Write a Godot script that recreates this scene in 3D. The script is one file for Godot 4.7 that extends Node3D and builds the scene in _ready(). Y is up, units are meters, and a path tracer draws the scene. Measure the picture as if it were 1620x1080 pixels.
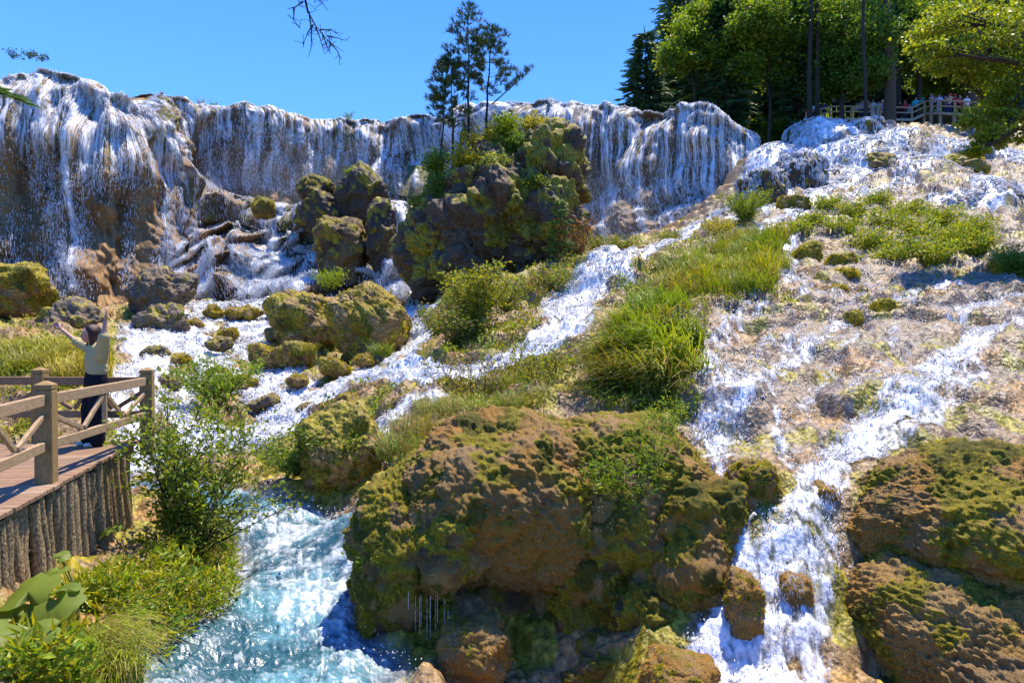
extends Node3D
# A stepped travertine waterfall above a turquoise stream, a wooden viewing deck and a forest.

const F := 1080.0                 # focal length in photograph pixels
const EYE := Vector3(0, 4, 0)
var cam_basis := Basis(Vector3.RIGHT, -atan(15.0 / 1080.0))
var rng := RandomNumberGenerator.new()
var used := {}
var M := {}
var T := {}

# ---------------------------------------------------------------- small helpers
func P(px: float, py: float, d: float) -> Vector3:
	var v := cam_basis * Vector3((px - 810.0) / F, -(py - 540.0) / F, -1.0)
	return EYE + v * (d / -v.z)

func numbered(called: String) -> String:
	var n: int = used.get(called, 0)
	used[called] = n + 1
	return called if n == 0 else "%s_%03d" % [called, n]

func tag(o: Node, label: String, category: String, group := "") -> Node:
	o.set_meta("label", label)
	o.set_meta("category", category)
	if group != "":
		o.set_meta("group", group)
	return o

func thing(called: String, label: String, category: String, at := Vector3.ZERO, group := "") -> Node3D:
	var o := Node3D.new()
	o.name = numbered(called)
	add_child(o, true)
	o.position = at
	tag(o, label, category, group)
	return o

func put(called: String, mesh: Mesh, mat: Material, parent: Node = null, at := Vector3.ZERO) -> MeshInstance3D:
	var o := MeshInstance3D.new()
	if parent == null:
		o.name = numbered(called)
		add_child(o, true)
	else:
		o.name = called
		parent.add_child(o, true)
	o.mesh = mesh
	if mat:
		o.material_override = mat
	o.position = at
	return o

func structure(called: String, mesh: Mesh, mat: Material, label: String, category: String) -> MeshInstance3D:
	var o := put(called, mesh, mat)
	o.set_meta("kind", "structure")
	tag(o, label, category)
	return o

func many(called: String, mesh: Mesh, mat: Material, xf: Array, cols: PackedColorArray, parent: Node) -> MultiMeshInstance3D:
	var mm := MultiMesh.new()
	mm.transform_format = MultiMesh.TRANSFORM_3D
	mm.use_colors = true
	mm.mesh = mesh
	mm.instance_count = xf.size()
	for i in xf.size():
		mm.set_instance_transform(i, xf[i])
		mm.set_instance_color(i, cols[i])
	var o := MultiMeshInstance3D.new()
	o.name = called
	parent.add_child(o, true)
	o.multimesh = mm
	o.material_override = mat
	o.set_meta("kind", "stuff")
	return o

func arr_mesh(v: PackedVector3Array, n: PackedVector3Array, c: PackedColorArray, ix: PackedInt32Array, uv := PackedVector2Array()) -> ArrayMesh:
	var a := []
	a.resize(Mesh.ARRAY_MAX)
	a[Mesh.ARRAY_VERTEX] = v
	if n.size() > 0:
		a[Mesh.ARRAY_NORMAL] = n
	if c.size() > 0:
		a[Mesh.ARRAY_COLOR] = c
	if uv.size() > 0:
		a[Mesh.ARRAY_TEX_UV] = uv
	a[Mesh.ARRAY_INDEX] = ix
	var m := ArrayMesh.new()
	m.add_surface_from_arrays(Mesh.PRIMITIVE_TRIANGLES, a)
	return m

func normals_of(v: PackedVector3Array, ix: PackedInt32Array) -> PackedVector3Array:
	var n := PackedVector3Array()
	n.resize(v.size())
	var k := 0
	while k < ix.size():
		var a := ix[k]
		var b := ix[k + 1]
		var c := ix[k + 2]
		var f := (v[c] - v[a]).cross(v[b] - v[a])
		n[a] += f
		n[b] += f
		n[c] += f
		k += 3
	for i in n.size():
		n[i] = n[i].normalized()
	return n

# a grid of nu x nv vertices (row-major over v) -> indices, optionally wrapped in u
func grid_index(nu: int, nv: int, wrap := false) -> PackedInt32Array:
	var ix := PackedInt32Array()
	var m := nu if wrap else nu - 1
	ix.resize(m * (nv - 1) * 6)
	var k := 0
	for j in nv - 1:
		for i in m:
			var i2 := (i + 1) % nu
			var a := j * nu + i
			var b := j * nu + i2
			var c := (j + 1) * nu + i2
			var d := (j + 1) * nu + i
			ix[k] = a; ix[k + 1] = b; ix[k + 2] = c
			ix[k + 3] = a; ix[k + 4] = c; ix[k + 5] = d
			k += 6
	return ix

func noise(seed_: int, freq: float, oct := 3, type := FastNoiseLite.TYPE_SIMPLEX_SMOOTH) -> FastNoiseLite:
	var n := FastNoiseLite.new()
	n.seed = seed_
	n.frequency = freq
	n.noise_type = type
	if oct > 1:
		n.fractal_type = FastNoiseLite.FRACTAL_FBM
		n.fractal_octaves = oct
	else:
		n.fractal_type = FastNoiseLite.FRACTAL_NONE
	return n

func cell(seed_: int, freq: float) -> FastNoiseLite:
	var n := noise(seed_, freq, 1, FastNoiseLite.TYPE_CELLULAR)
	n.cellular_return_type = FastNoiseLite.RETURN_DISTANCE
	n.cellular_distance_function = FastNoiseLite.DISTANCE_EUCLIDEAN
	return n

func lin(r: float, g: float, b: float) -> Color:
	return Color(r, g, b, 1.0)

func ss(a: float, b: float, x: float) -> float:
	var t := clampf((x - a) / (b - a), 0.0, 1.0)
	return t * t * (3.0 - 2.0 * t)

# a tapered tube through points; radii at each point
func tube(st: SurfaceTool, pts: Array, radii: Array, sides := 6, col := Color.WHITE, cap := true) -> void:
	var n := pts.size()
	var frames := []
	var up := Vector3(0.31, 0.2, 0.93).normalized()
	for i in n:
		var t: Vector3 = (pts[mini(i + 1, n - 1)] - pts[maxi(i - 1, 0)]).normalized()
		if absf(t.dot(up)) > 0.95:
			up = Vector3(0.93, 0.1, -0.3).normalized()
		var s := t.cross(up).normalized()
		up = s.cross(t).normalized()
		frames.append([s, up])
	for i in n - 1:
		for k in sides:
			var a0 := TAU * k / sides
			var a1 := TAU * (k + 1) / sides
			var q := []
			for e in [[i, a0], [i, a1], [i + 1, a1], [i + 1, a0]]:
				var fr: Array = frames[e[0]]
				var nn: Vector3 = fr[0] * cos(e[1]) + fr[1] * sin(e[1])
				q.append([pts[e[0]] + nn * radii[e[0]], nn])
			for w in [0, 1, 2, 0, 2, 3]:
				st.set_color(col)
				st.set_normal(q[w][1])
				st.add_vertex(q[w][0])
	if cap:
		for e in [[0, -1.0], [n - 1, 1.0]]:
			var fr: Array = frames[e[0]]
			var c: Vector3 = pts[e[0]]
			var nn: Vector3 = fr[0].cross(fr[1]) * -e[1]
			for k in sides:
				var a0 := TAU * k / sides
				var a1 := TAU * (k + 1) / sides
				var p0: Vector3 = c + (fr[0] * cos(a0) + fr[1] * sin(a0)) * radii[e[0]]
				var p1: Vector3 = c + (fr[0] * cos(a1) + fr[1] * sin(a1)) * radii[e[0]]
				for p in ([c, p1, p0] if e[1] < 0 else [c, p0, p1]):
					st.set_color(col)
					st.set_normal(nn)
					st.add_vertex(p)

func new_st() -> SurfaceTool:
	var st := SurfaceTool.new()
	st.begin(Mesh.PRIMITIVE_TRIANGLES)
	return st

# a box with chamfered long edges, centred, of size s; flat normals
func bevel_box(s: Vector3, b: float) -> ArrayMesh:
	var st := new_st()
	var h := s * 0.5
	var pts := []
	for sx in [-1, 1]:
		for sy in [-1, 1]:
			for sz in [-1, 1]:
				for ax in 3:
					var p := Vector3(sx * (h.x - b), sy * (h.y - b), sz * (h.z - b))
					p[ax] = [sx, sy, sz][ax] * h[ax]
					pts.append(p)
	return hull(pts)

# convex hull of few points by brute force (flat shaded)
func hull(pts: Array) -> ArrayMesh:
	var st := new_st()
	var c := Vector3.ZERO
	for p in pts:
		c += p
	c /= pts.size()
	var done := {}
	for i in pts.size():
		for j in range(i + 1, pts.size()):
			for k in range(j + 1, pts.size()):
				var n: Vector3 = (pts[j] - pts[i]).cross(pts[k] - pts[i])
				if n.length() < 1e-9:
					continue
				n = n.normalized()
				if n.dot(pts[i] - c) < 0:
					n = -n
				var dd := n.dot(pts[i])
				var ok := true
				for p in pts:
					if n.dot(p) > dd + 1e-5:
						ok = false
						break
				if not ok:
					continue
				var key := "%d_%d_%d_%d" % [roundi(n.x * 500), roundi(n.y * 500), roundi(n.z * 500), roundi(dd * 2000)]
				if done.has(key):
					continue
				done[key] = true
				var f := []
				for p in pts:
					if absf(n.dot(p) - dd) < 1e-5:
						f.append(p)
				var m := Vector3.ZERO
				for p in f:
					m += p
				m /= f.size()
				var ax: Vector3 = (f[0] - m).normalized()
				var ay := n.cross(ax)
				f.sort_custom(func(a, b2): return atan2((a - m).dot(ay), (a - m).dot(ax)) > atan2((b2 - m).dot(ay), (b2 - m).dot(ax)))
				for q in range(1, f.size() - 1):
					for p in [f[0], f[q], f[q + 1]]:
						st.set_normal(n)
						st.set_uv(Vector2((p - m).dot(ax), (p - m).dot(ay)))
						st.add_vertex(p)
	return st.commit()

# ---------------------------------------------------------------- textures and materials
func tex_gray(seed_: int, freq: float, size: int, lo: float, hi: float, type := FastNoiseLite.TYPE_SIMPLEX_SMOOTH, oct := 4, contrast := 1.0) -> ImageTexture:
	var n := noise(seed_, freq, oct, type)
	if type == FastNoiseLite.TYPE_CELLULAR:
		n.cellular_return_type = FastNoiseLite.RETURN_DISTANCE
	var im := n.get_seamless_image(size, size)
	im.convert(Image.FORMAT_RGB8)
	for y in size:
		for x in size:
			var g := clampf((im.get_pixel(x, y).r - 0.5) * contrast + 0.5, 0, 1)
			g = lerpf(lo, hi, g)
			im.set_pixel(x, y, Color(g, g, g))
	im.generate_mipmaps()
	return ImageTexture.create_from_image(im)

func tex_normal(seed_: int, freq: float, size: int, strength: float, type := FastNoiseLite.TYPE_SIMPLEX_SMOOTH, oct := 4) -> ImageTexture:
	var n := noise(seed_, freq, oct, type)
	var im := n.get_seamless_image(size, size)
	im.convert(Image.FORMAT_RGBA8)
	im.bump_map_to_normal_map(strength)
	return ImageTexture.create_from_image(im)

func mat(rough: float, opts := {}) -> StandardMaterial3D:
	var m := StandardMaterial3D.new()
	m.roughness = rough
	m.albedo_color = opts.get("color", Color.WHITE)
	m.vertex_color_use_as_albedo = opts.get("vc", true)
	m.metallic_specular = opts.get("spec", 0.5)
	m.cull_mode = BaseMaterial3D.CULL_DISABLED
	if opts.has("tex"):
		m.albedo_texture = opts.tex
	if opts.has("normal"):
		m.normal_enabled = true
		m.normal_texture = opts.normal
		m.normal_scale = opts.get("nscale", 1.0)
	if opts.has("tri"):
		m.uv1_triplanar = true
		m.uv1_world_triplanar = opts.get("world", true)
		m.uv1_scale = opts.tri if opts.tri is Vector3 else Vector3.ONE * opts.tri
	if opts.has("backlight"):
		m.backlight_enabled = true
		m.backlight = opts.backlight
	if opts.get("alpha", false):
		m.transparency = BaseMaterial3D.TRANSPARENCY_ALPHA
	return m

func wood_texture(seed_: int) -> ImageTexture:
	var a := noise(seed_, 0.02, 3)
	var b := noise(seed_ + 1, 0.25, 2)
	var im := Image.create(256, 256, false, Image.FORMAT_RGB8)
	for y in 256:
		for x in 256:
			var warp := a.get_noise_2d(x * 0.35, y * 2.2) * 3.0
			var g := 0.74 + 0.15 * sin(y * 0.42 + warp * 4.0) * absf(a.get_noise_2d(x * 0.2, y * 3.0) * 2.0)
			g += 0.16 * b.get_noise_2d(x * 0.10, y * 2.6)
			im.set_pixel(x, y, Color(g, g * 0.985, g * 0.96))
	im.generate_mipmaps()
	return ImageTexture.create_from_image(im)

func make_materials() -> void:
	T.grain = tex_gray(11, 0.035, 512, 0.5, 1.0, FastNoiseLite.TYPE_SIMPLEX_SMOOTH, 5, 1.7)
	T.fine = tex_gray(12, 0.09, 512, 0.35, 1.0, FastNoiseLite.TYPE_SIMPLEX_SMOOTH, 4, 2.0)
	T.rock_n = tex_normal(13, 0.05, 512, 9.0, FastNoiseLite.TYPE_SIMPLEX_SMOOTH, 5)
	T.moss_n = tex_normal(14, 0.12, 512, 14.0, FastNoiseLite.TYPE_SIMPLEX_SMOOTH, 4)
	T.water_n = tex_normal(15, 0.03, 512, 7.0, FastNoiseLite.TYPE_SIMPLEX_SMOOTH, 4)
	T.wood = wood_texture(21)
	M.rock = mat(0.72, {"tex": T.grain, "tri": 0.55, "normal": T.rock_n, "nscale": 1.0, "spec": 0.4})
	M.near_rock = mat(0.8, {"tex": T.fine, "tri": 2.1, "normal": T.moss_n, "nscale": 1.0, "spec": 0.35})
	M.wet_rock = mat(0.3, {"tex": T.grain, "tri": 0.4, "normal": T.rock_n, "nscale": 1.0, "spec": 0.5})
	M.shoal = mat(0.52, {"tex": T.grain, "tri": 0.45, "normal": T.rock_n, "nscale": 0.9, "spec": 0.4})
	M.water = mat(0.36, {"tri": 0.7, "normal": T.water_n, "nscale": 0.9, "alpha": true, "spec": 0.5})
	M.veil = mat(0.55, {"alpha": true, "spec": 0.3, "backlight": Color(0.5, 0.5, 0.5)})
	M.foam = mat(0.5, {"spec": 0.35, "backlight": Color(0.7, 0.72, 0.75)})
	M.leaf = mat(0.42, {"spec": 0.4, "backlight": Color(1.0, 1.0, 0.55)})
	M.needle = mat(0.5, {"spec": 0.35, "backlight": Color(0.55, 0.6, 0.3)})
	M.grass = mat(0.5, {"spec": 0.35, "backlight": Color(0.9, 0.9, 0.5)})
	M.broad = mat(0.5, {"vc": false, "color": lin(0.34, 0.46, 0.06).linear_to_srgb(), "tex": T.grain, "tri": 2.5, "world": false, "spec": 0.4, "backlight": Color(1.0, 1.0, 0.5)})
	M.bark = mat(0.9, {"tex": T.grain, "tri": 1.6, "normal": T.rock_n, "spec": 0.3})
	M.skin = mat(0.5, {"spec": 0.4})
	M.cloth = mat(0.85, {"spec": 0.25})
	M.hair = mat(0.42, {"spec": 0.5})
	for k in 5:
		var g: Color = [lin(0.44, 0.28, 0.175), lin(0.48, 0.32, 0.21), lin(0.40, 0.25, 0.16), lin(0.50, 0.36, 0.25), lin(0.36, 0.25, 0.17)][k]
		M["plank%d" % k] = mat(0.72, {"vc": false, "color": g.linear_to_srgb(), "tex": T.wood, "tri": Vector3(0.9, 2.6, 2.6), "world": false, "spec": 0.35})
	M.post = mat(0.75, {"vc": false, "color": lin(0.50, 0.33, 0.14).linear_to_srgb(), "tex": T.wood, "tri": Vector3(1.2, 3.2, 3.2), "world": false, "spec": 0.35})
	M.rail = mat(0.7, {"vc": false, "color": lin(0.62, 0.44, 0.27).linear_to_srgb(), "tex": T.wood, "tri": Vector3(1.1, 3.0, 3.0), "world": false, "spec": 0.35})
	M.rail_brown = mat(0.7, {"vc": false, "color": lin(0.44, 0.27, 0.15).linear_to_srgb(), "tex": T.wood, "tri": Vector3(1.1, 3.0, 3.0), "world": false, "spec": 0.35})
	M.log = mat(0.85, {"tex": T.grain, "tri": Vector3(3.0, 0.9, 3.0), "normal": T.rock_n, "nscale": 0.7, "spec": 0.3})
	M.far_wood = mat(0.8, {"vc": false, "color": lin(0.44, 0.28, 0.16).linear_to_srgb(), "spec": 0.3})
	M.far_plank = mat(0.8, {"vc": false, "color": lin(0.48, 0.36, 0.26).linear_to_srgb(), "spec": 0.3})

# ---------------------------------------------------------------- the scene
func _ready() -> void:
	rng.seed = 4711
	var cam := Camera3D.new()
	cam.name = "camera"
	add_child(cam)
	cam.position = EYE
	cam.basis = cam_basis
	cam.fov = rad_to_deg(2.0 * atan(540.0 / F))
	cam.near = 0.1
	cam.far = 600.0
	cam.current = true

	var sky_mat := ProceduralSkyMaterial.new()
	sky_mat.sky_top_color = lin(0.013, 0.076, 0.37).linear_to_srgb()
	sky_mat.sky_horizon_color = lin(0.09, 0.24, 0.45).linear_to_srgb()
	sky_mat.sky_curve = 0.25
	sky_mat.ground_bottom_color = Color(0.16, 0.19, 0.14)
	sky_mat.ground_horizon_color = Color(0.45, 0.52, 0.52)
	sky_mat.sun_angle_max = 1.0
	var sky := Sky.new()
	sky.sky_material = sky_mat
	var env := Environment.new()
	env.background_mode = Environment.BG_SKY
	env.sky = sky
	env.background_energy_multiplier = 1.75
	env.tonemap_mode = Environment.TONE_MAPPER_LINEAR
	env.tonemap_exposure = 2.25
	env.volumetric_fog_enabled = true
	env.volumetric_fog_density = 0.0
	env.sdfgi_enabled = true
	env.ssao_enabled = true
	env.ssil_enabled = true
	var we := WorldEnvironment.new()
	we.name = "world_environment"
	we.environment = env
	add_child(we)

	var sun := DirectionalLight3D.new()
	sun.name = "sun"
	add_child(sun)
	sun.light_energy = 1.4
	sun.light_color = Color(1.0, 0.95, 0.86)
	sun.light_angular_distance = 0.5
	sun.shadow_enabled = true
	sun.look_at_from_position(Vector3(0.20, 0.94, -0.28) * 50.0, Vector3.ZERO)

	make_materials()
	build_ground_model()
	build_terrain()
	build_cliffs()
	build_hillside()
	make_leaves()
	build_rocks()
	build_mist()
	build_water()
	build_forest()
	build_pines()
	build_shrubs()
	build_deck()
	build_walkway()
	build_people()

# ---------------------------------------------------------------- the lie of the land
# [px, py, metres of depth] of ground points read off the photograph; the height between them is interpolated
const GROUND := [
	[300, 1080, 6.0], [600, 1080, 6.1], [480, 900, 8.6], [480, 800, 11.4], [250, 762, 12.8], [190, 748, 13.6], [580, 800, 11.4],
	[60, 1080, 4.6], [100, 940, 6.4], [260, 945, 7.2], [345, 960, 7.4], [150, 868, 8.5], [260, 868, 9.0], [330, 880, 9.3], [0, 900, 7.6], [-200, 900, 7.6], [-200, 760, 11.0],
	[300, 712, 14.8], [450, 690, 15.2], [500, 640, 17.0], [600, 592, 20.0], [655, 545, 24.5], [668, 495, 28.0], [350, 560, 24.0], [300, 522, 29.0],
	[400, 487, 34.0], [250, 490, 33.5], [100, 502, 28.0], [50, 540, 22.0], [60, 590, 17.0], [150, 622, 15.5], [0, 565, 19.5], [-200, 520, 26.0], [-200, 590, 17.0], [210, 640, 16.2], [420, 605, 20.5],
	[640, 622, 14.5], [595, 712, 12.6], [520, 745, 12.9],
	[700, 605, 15.0], [800, 602, 14.0], [750, 522, 19.0], [700, 482, 25.0], [850, 482, 22.0], [950, 482, 21.0], [900, 424, 26.0], [1000, 402, 28.0], [1080, 374, 31.0],
	[1000, 560, 13.0], [1100, 472, 18.0], [900, 655, 10.0], [1050, 652, 10.0], [760, 655, 10.4], [700, 680, 10.2],
	[1150, 402, 24.0], [1180, 342, 30.0], [1300, 422, 24.0], [1300, 345, 30.0], [1450, 402, 24.0], [1450, 305, 33.0], [1600, 422, 22.0], [1600, 315, 31.0], [1500, 242, 41.0], [1600, 272, 37.0],
	[1350, 275, 37.0], [1250, 315, 33.5], [1150, 482, 17.0], [1350, 502, 15.5], [1600, 502, 15.0], [1200, 562, 12.5], [1400, 582, 11.5], [1600, 562, 12.0],
	[1300, 642, 9.9], [1450, 640, 9.6], [1600, 662, 8.9], [1150, 655, 9.7], [1150, 742, 8.7], [1300, 722, 8.5], [1450, 702, 8.3], [1235, 800, 7.7], [1225, 900, 7.1], [1205, 1000, 6.7],
	[1200, 1080, 6.3], [1020, 1120, 6.3], [1400, 1075, 6.4], [1620, 1075, 6.0], [1600, 800, 7.4], [860, 1125, 6.6], [820, 900, 8.2], [1000, 800, 8.8], [1850, 900, 6.6], [1850, 650, 9.0], [1850, 420, 22.0], [1850, 260, 40.0],
	[1400, 200, 49.0], [1550, 215, 48.0], [1300, 218, 46.0], [1230, 262, 41.0], [1700, 200, 52.0], [1400, 204, 58.0], [1600, 202, 60.0],
	[300, 480, 46.0], [60, 480, 46.0], [600, 480, 46.0], [800, 420, 44.0], [1000, 380, 46.0], [300, 470, 60.0], [-300, 480, 50.0], [900, 400, 60.0], [-400, 480, 36.0],
	[1080, 370, 39.0], [1130, 354, 38.5], [1020, 380, 41.0], [1170, 332, 37.0],
	[300, 1300, 3.2], [1200, 1250, 4.2], [1700, 1250, 4.2], [-300, 1250, 3.0]]
# domes of travertine under the water: px, py of the foot of the front face, depth, radius m, height m
const DOMES := [[1222, 262, 41.5, 2.2, 1.2], [1345, 262, 42.0, 2.6, 1.1], [1290, 248, 43.0, 2.0, 0.7], [1395, 232, 45.0, 2.0, 0.7], [1408, 282, 37.0, 2.3, 1.1],
	[1475, 272, 38.5, 2.2, 1.2], [1520, 300, 33.5, 2.2, 0.9], [1590, 330, 29.5, 2.2, 0.8], [1300, 300, 38.5, 1.4, 0.9], [970, 468, 22.0, 1.5, 0.75], [1170, 700, 9.2, 0.75, 0.45], [1440, 690, 8.9, 0.8, 0.35]]
const GX0 := -36.0
const GZ0 := -64.0
const GC := 0.4
var gw := 0
var gh := 0
var gy := PackedFloat32Array()
var dome_near := []
var dome_far := []

func build_ground_model() -> void:
	var pts := []
	for g in GROUND:
		pts.append(P(g[0], g[1], g[2]))
	var n := pts.size()
	var mean := 4.0
	# multiquadric interpolation, solved by elimination
	var A := []
	for i in n:
		var row := PackedFloat64Array()
		row.resize(n + 1)
		for j in n:
			var dx: float = pts[i].x - pts[j].x
			var dz: float = pts[i].z - pts[j].z
			row[j] = -sqrt(dx * dx + dz * dz + 0.3)
		row[i] -= 0.05
		row[n] = pts[i].y - mean
		A.append(row)
	for c in n:
		var best := c
		for r in range(c + 1, n):
			if absf(A[r][c]) > absf(A[best][c]):
				best = r
		var tmp: PackedFloat64Array = A[c]
		A[c] = A[best]
		A[best] = tmp
		var pc: PackedFloat64Array = A[c]
		for r in range(c + 1, n):
			var pr: PackedFloat64Array = A[r]
			var f := pr[c] / pc[c]
			if f != 0.0:
				for k in range(c, n + 1):
					pr[k] -= f * pc[k]
				A[r] = pr
	var w := PackedFloat64Array()
	w.resize(n)
	for c in range(n - 1, -1, -1):
		var s: float = A[c][n]
		for k in range(c + 1, n):
			s -= A[c][k] * w[k]
		w[c] = s / A[c][c]
	gw = int(76.0 / GC)
	gh = int(62.0 / GC)
	gy.resize(gw * gh)
	var xs := PackedFloat64Array()
	var zs := PackedFloat64Array()
	for p in pts:
		xs.append(p.x)
		zs.append(p.z)
	for j in gh:
		var z := GZ0 + j * GC
		for i in gw:
			var x := GX0 + i * GC
			var s := mean
			for k in n:
				var dx := x - xs[k]
				var dz := z - zs[k]
				s -= w[k] * sqrt(dx * dx + dz * dz + 0.3)
			gy[j * gw + i] = s
	for d in DOMES:
		var c := P(d[0], d[1], d[2])
		(dome_far if d[2] > 15.0 else dome_near).append([c.x, c.z - d[3], d[3], d[4]])

func ground(x: float, z: float) -> float:
	var fx := clampf((x - GX0) / GC, 0.0, gw - 1.001)
	var fz := clampf((z - GZ0) / GC, 0.0, gh - 1.001)
	var i := int(fx)
	var j := int(fz)
	var u := fx - i
	var v := fz - j
	var k := j * gw + i
	var y := lerpf(lerpf(gy[k], gy[k + 1], u), lerpf(gy[k + gw], gy[k + gw + 1], u), v)
	for d in (dome_near if z > -15.0 else dome_far):
		var ax: float = absf(x - d[0])
		if ax < d[2]:
			var az: float = absf(z - d[1])
			if az < d[2]:
				var r: float = (ax * ax + az * az) / (d[2] * d[2])
				if r < 1.0:
					y += d[3] * pow(1.0 - r, 0.72)
	return y

func hit(px: float, py: float) -> Vector3:
	var d := 3.6
	while d < 70.0:
		var p := P(px, py, d)
		if p.y < ground(p.x, p.z):
			var lo := d / 1.04
			var hi := d
			for k in 11:
				var m := (lo + hi) * 0.5
				var q := P(px, py, m)
				if q.y < ground(q.x, q.z):
					hi = m
				else:
					lo = m
			var r := P(px, py, hi)
			r.y = ground(r.x, r.z)
			return r
		d *= 1.04
	return P(px, py, 60.0)

# ---------------------------------------------------------------- where water runs: px, py, half width px, strength
const STREAMS := [
	[[1400, 196, 20, 1.0], [1330, 200, 24, 1.0], [1270, 212, 26, 1.0], [1225, 235, 24, 1.0], [1200, 270, 22, 1.0], [1185, 310, 16, 0.9]],
	[[1660, 262, 40, 1.0], [1580, 240, 34, 1.0], [1480, 220, 22, 1.0], [1400, 218, 30, 1.0], [1340, 232, 40, 1.0], [1290, 262, 40, 1.0], [1240, 300, 34, 1.0], [1195, 340, 14, 1.0], [1150, 352, 10, 0.9]],
	[[1420, 250, 20, 0.9], [1360, 268, 22, 0.9], [1310, 300, 24, 0.9], [1270, 330, 18, 0.9], [1230, 350, 14, 0.9], [1200, 372, 10, 0.6]],
	[[1660, 300, 36, 1.0], [1600, 300, 36, 1.0], [1540, 318, 22, 0.9], [1480, 320, 14, 0.8]],
	[[1500, 250, 24, 0.8], [1440, 276, 22, 0.8], [1390, 300, 18, 0.7], [1350, 318, 14, 0.6]],
	[[1120, 352, 10, 0.9], [1085, 374, 20, 1.0], [1020, 400, 30, 1.0], [960, 430, 40, 1.0], [910, 462, 46, 1.0], [900, 515, 44, 1.0], [850, 560, 50, 1.0], [760, 590, 50, 1.0], [690, 600, 46, 1.0], [620, 592, 34, 1.0], [560, 606, 40, 1.0], [500, 636, 54, 1.0], [450, 668, 50, 1.0], [400, 692, 44, 0.9], [300, 716, 34, 0.9], [190, 745, 38, 0.9]],
	[[652, 488, 20, 0.9], [668, 512, 24, 1.0], [662, 545, 26, 1.0], [625, 578, 30, 1.0], [570, 596, 32, 1.0]],
	[[420, 482, 26, 1.0], [400, 510, 34, 0.95], [380, 545, 34, 0.95], [440, 590, 30, 0.9], [470, 620, 34, 1.0]],
	[[330, 488, 30, 0.9], [310, 520, 36, 0.95], [250, 560, 36, 0.95], [215, 600, 34, 1.0], [190, 640, 34, 1.0], [215, 690, 34, 1.0], [200, 740, 34, 0.9]],
	[[250, 500, 20, 0.8], [215, 530, 24, 0.8], [230, 570, 30, 0.9]],
	[[700, 628, 20, 0.9], [650, 640, 18, 1.0], [615, 665, 20, 1.0], [588, 706, 20, 1.0], [590, 740, 20, 0.9]],
	[[1660, 510, 34, 0.9], [1560, 540, 20, 0.9], [1490, 580, 26, 0.8], [1440, 630, 36, 0.8], [1390, 680, 40, 0.9], [1330, 735, 30, 0.85], [1275, 800, 32, 0.85], [1245, 870, 34, 0.8], [1222, 960, 36, 0.8], [1210, 1060, 50, 0.9], [1200, 1120, 70, 1.0]],
	[[1340, 740, 14, 0.9], [1318, 810, 16, 0.85], [1300, 880, 22, 0.9], [1296, 960, 20, 0.9], [1290, 1050, 24, 0.9], [1285, 1120, 30, 0.9]],
	[[1225, 665, 16, 0.7], [1235, 715, 14, 0.8], [1262, 770, 14, 0.8], [1270, 800, 16, 0.8]],
	[[1560, 590, 14, 0.6], [1500, 640, 18, 0.6], [1450, 690, 20, 0.8], [1400, 720, 16, 0.8], [1345, 742, 14, 0.8]],
	[[250, 512, 30, 0.9], [300, 545, 34, 0.95], [350, 590, 34, 0.95], [420, 625, 36, 1.0], [470, 660, 36, 1.0]],
	[[470, 520, 20, 0.9], [500, 545, 16, 0.9], [470, 580, 20, 0.9], [430, 610, 24, 0.9]],
	[[300, 600, 30, 0.9], [270, 650, 34, 0.95], [330, 690, 34, 0.95], [420, 700, 30, 0.95]],
	[[1330, 515, 8, 0.6], [1280, 555, 16, 0.7], [1210, 600, 26, 0.65], [1160, 650, 34, 0.75], [1120, 695, 28, 0.8], [1140, 755, 16, 1.0], [1180, 830, 12, 1.0], [1155, 920, 15, 1.0], [1135, 1000, 20, 1.0], [1110, 1070, 46, 1.0]],
	[[1250, 372, 10, 0.8], [1240, 410, 18, 0.8], [1240, 440, 24, 0.6], [1300, 465, 30, 0.4]],
	[[1520, 452, 8, 0.8], [1450, 468, 8, 0.8], [1390, 486, 8, 0.7], [1330, 515, 8, 0.5]],
	[[1640, 470, 12, 0.6], [1560, 490, 22, 0.7], [1500, 520, 20, 0.5]]]
const RIVER := [[150, 768, 50, 1.0], [250, 772, 44, 1.0], [370, 792, 54, 1.0], [480, 840, 84, 1.0], [486, 900, 92, 1.0], [456, 970, 130, 1.0], [425, 1060, 190, 1.0], [420, 1200, 260, 1.0]]
const WC := 0.14
var ww := 0
var wh := 0
var wm := PackedFloat32Array()     # water cover
var wr := PackedFloat32Array()     # how far it is deep river
var wfx := PackedFloat32Array()
var wfz := PackedFloat32Array()
var ws := PackedFloat32Array()      # metres along the stream
var wl := PackedFloat32Array()      # metres across it

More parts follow.
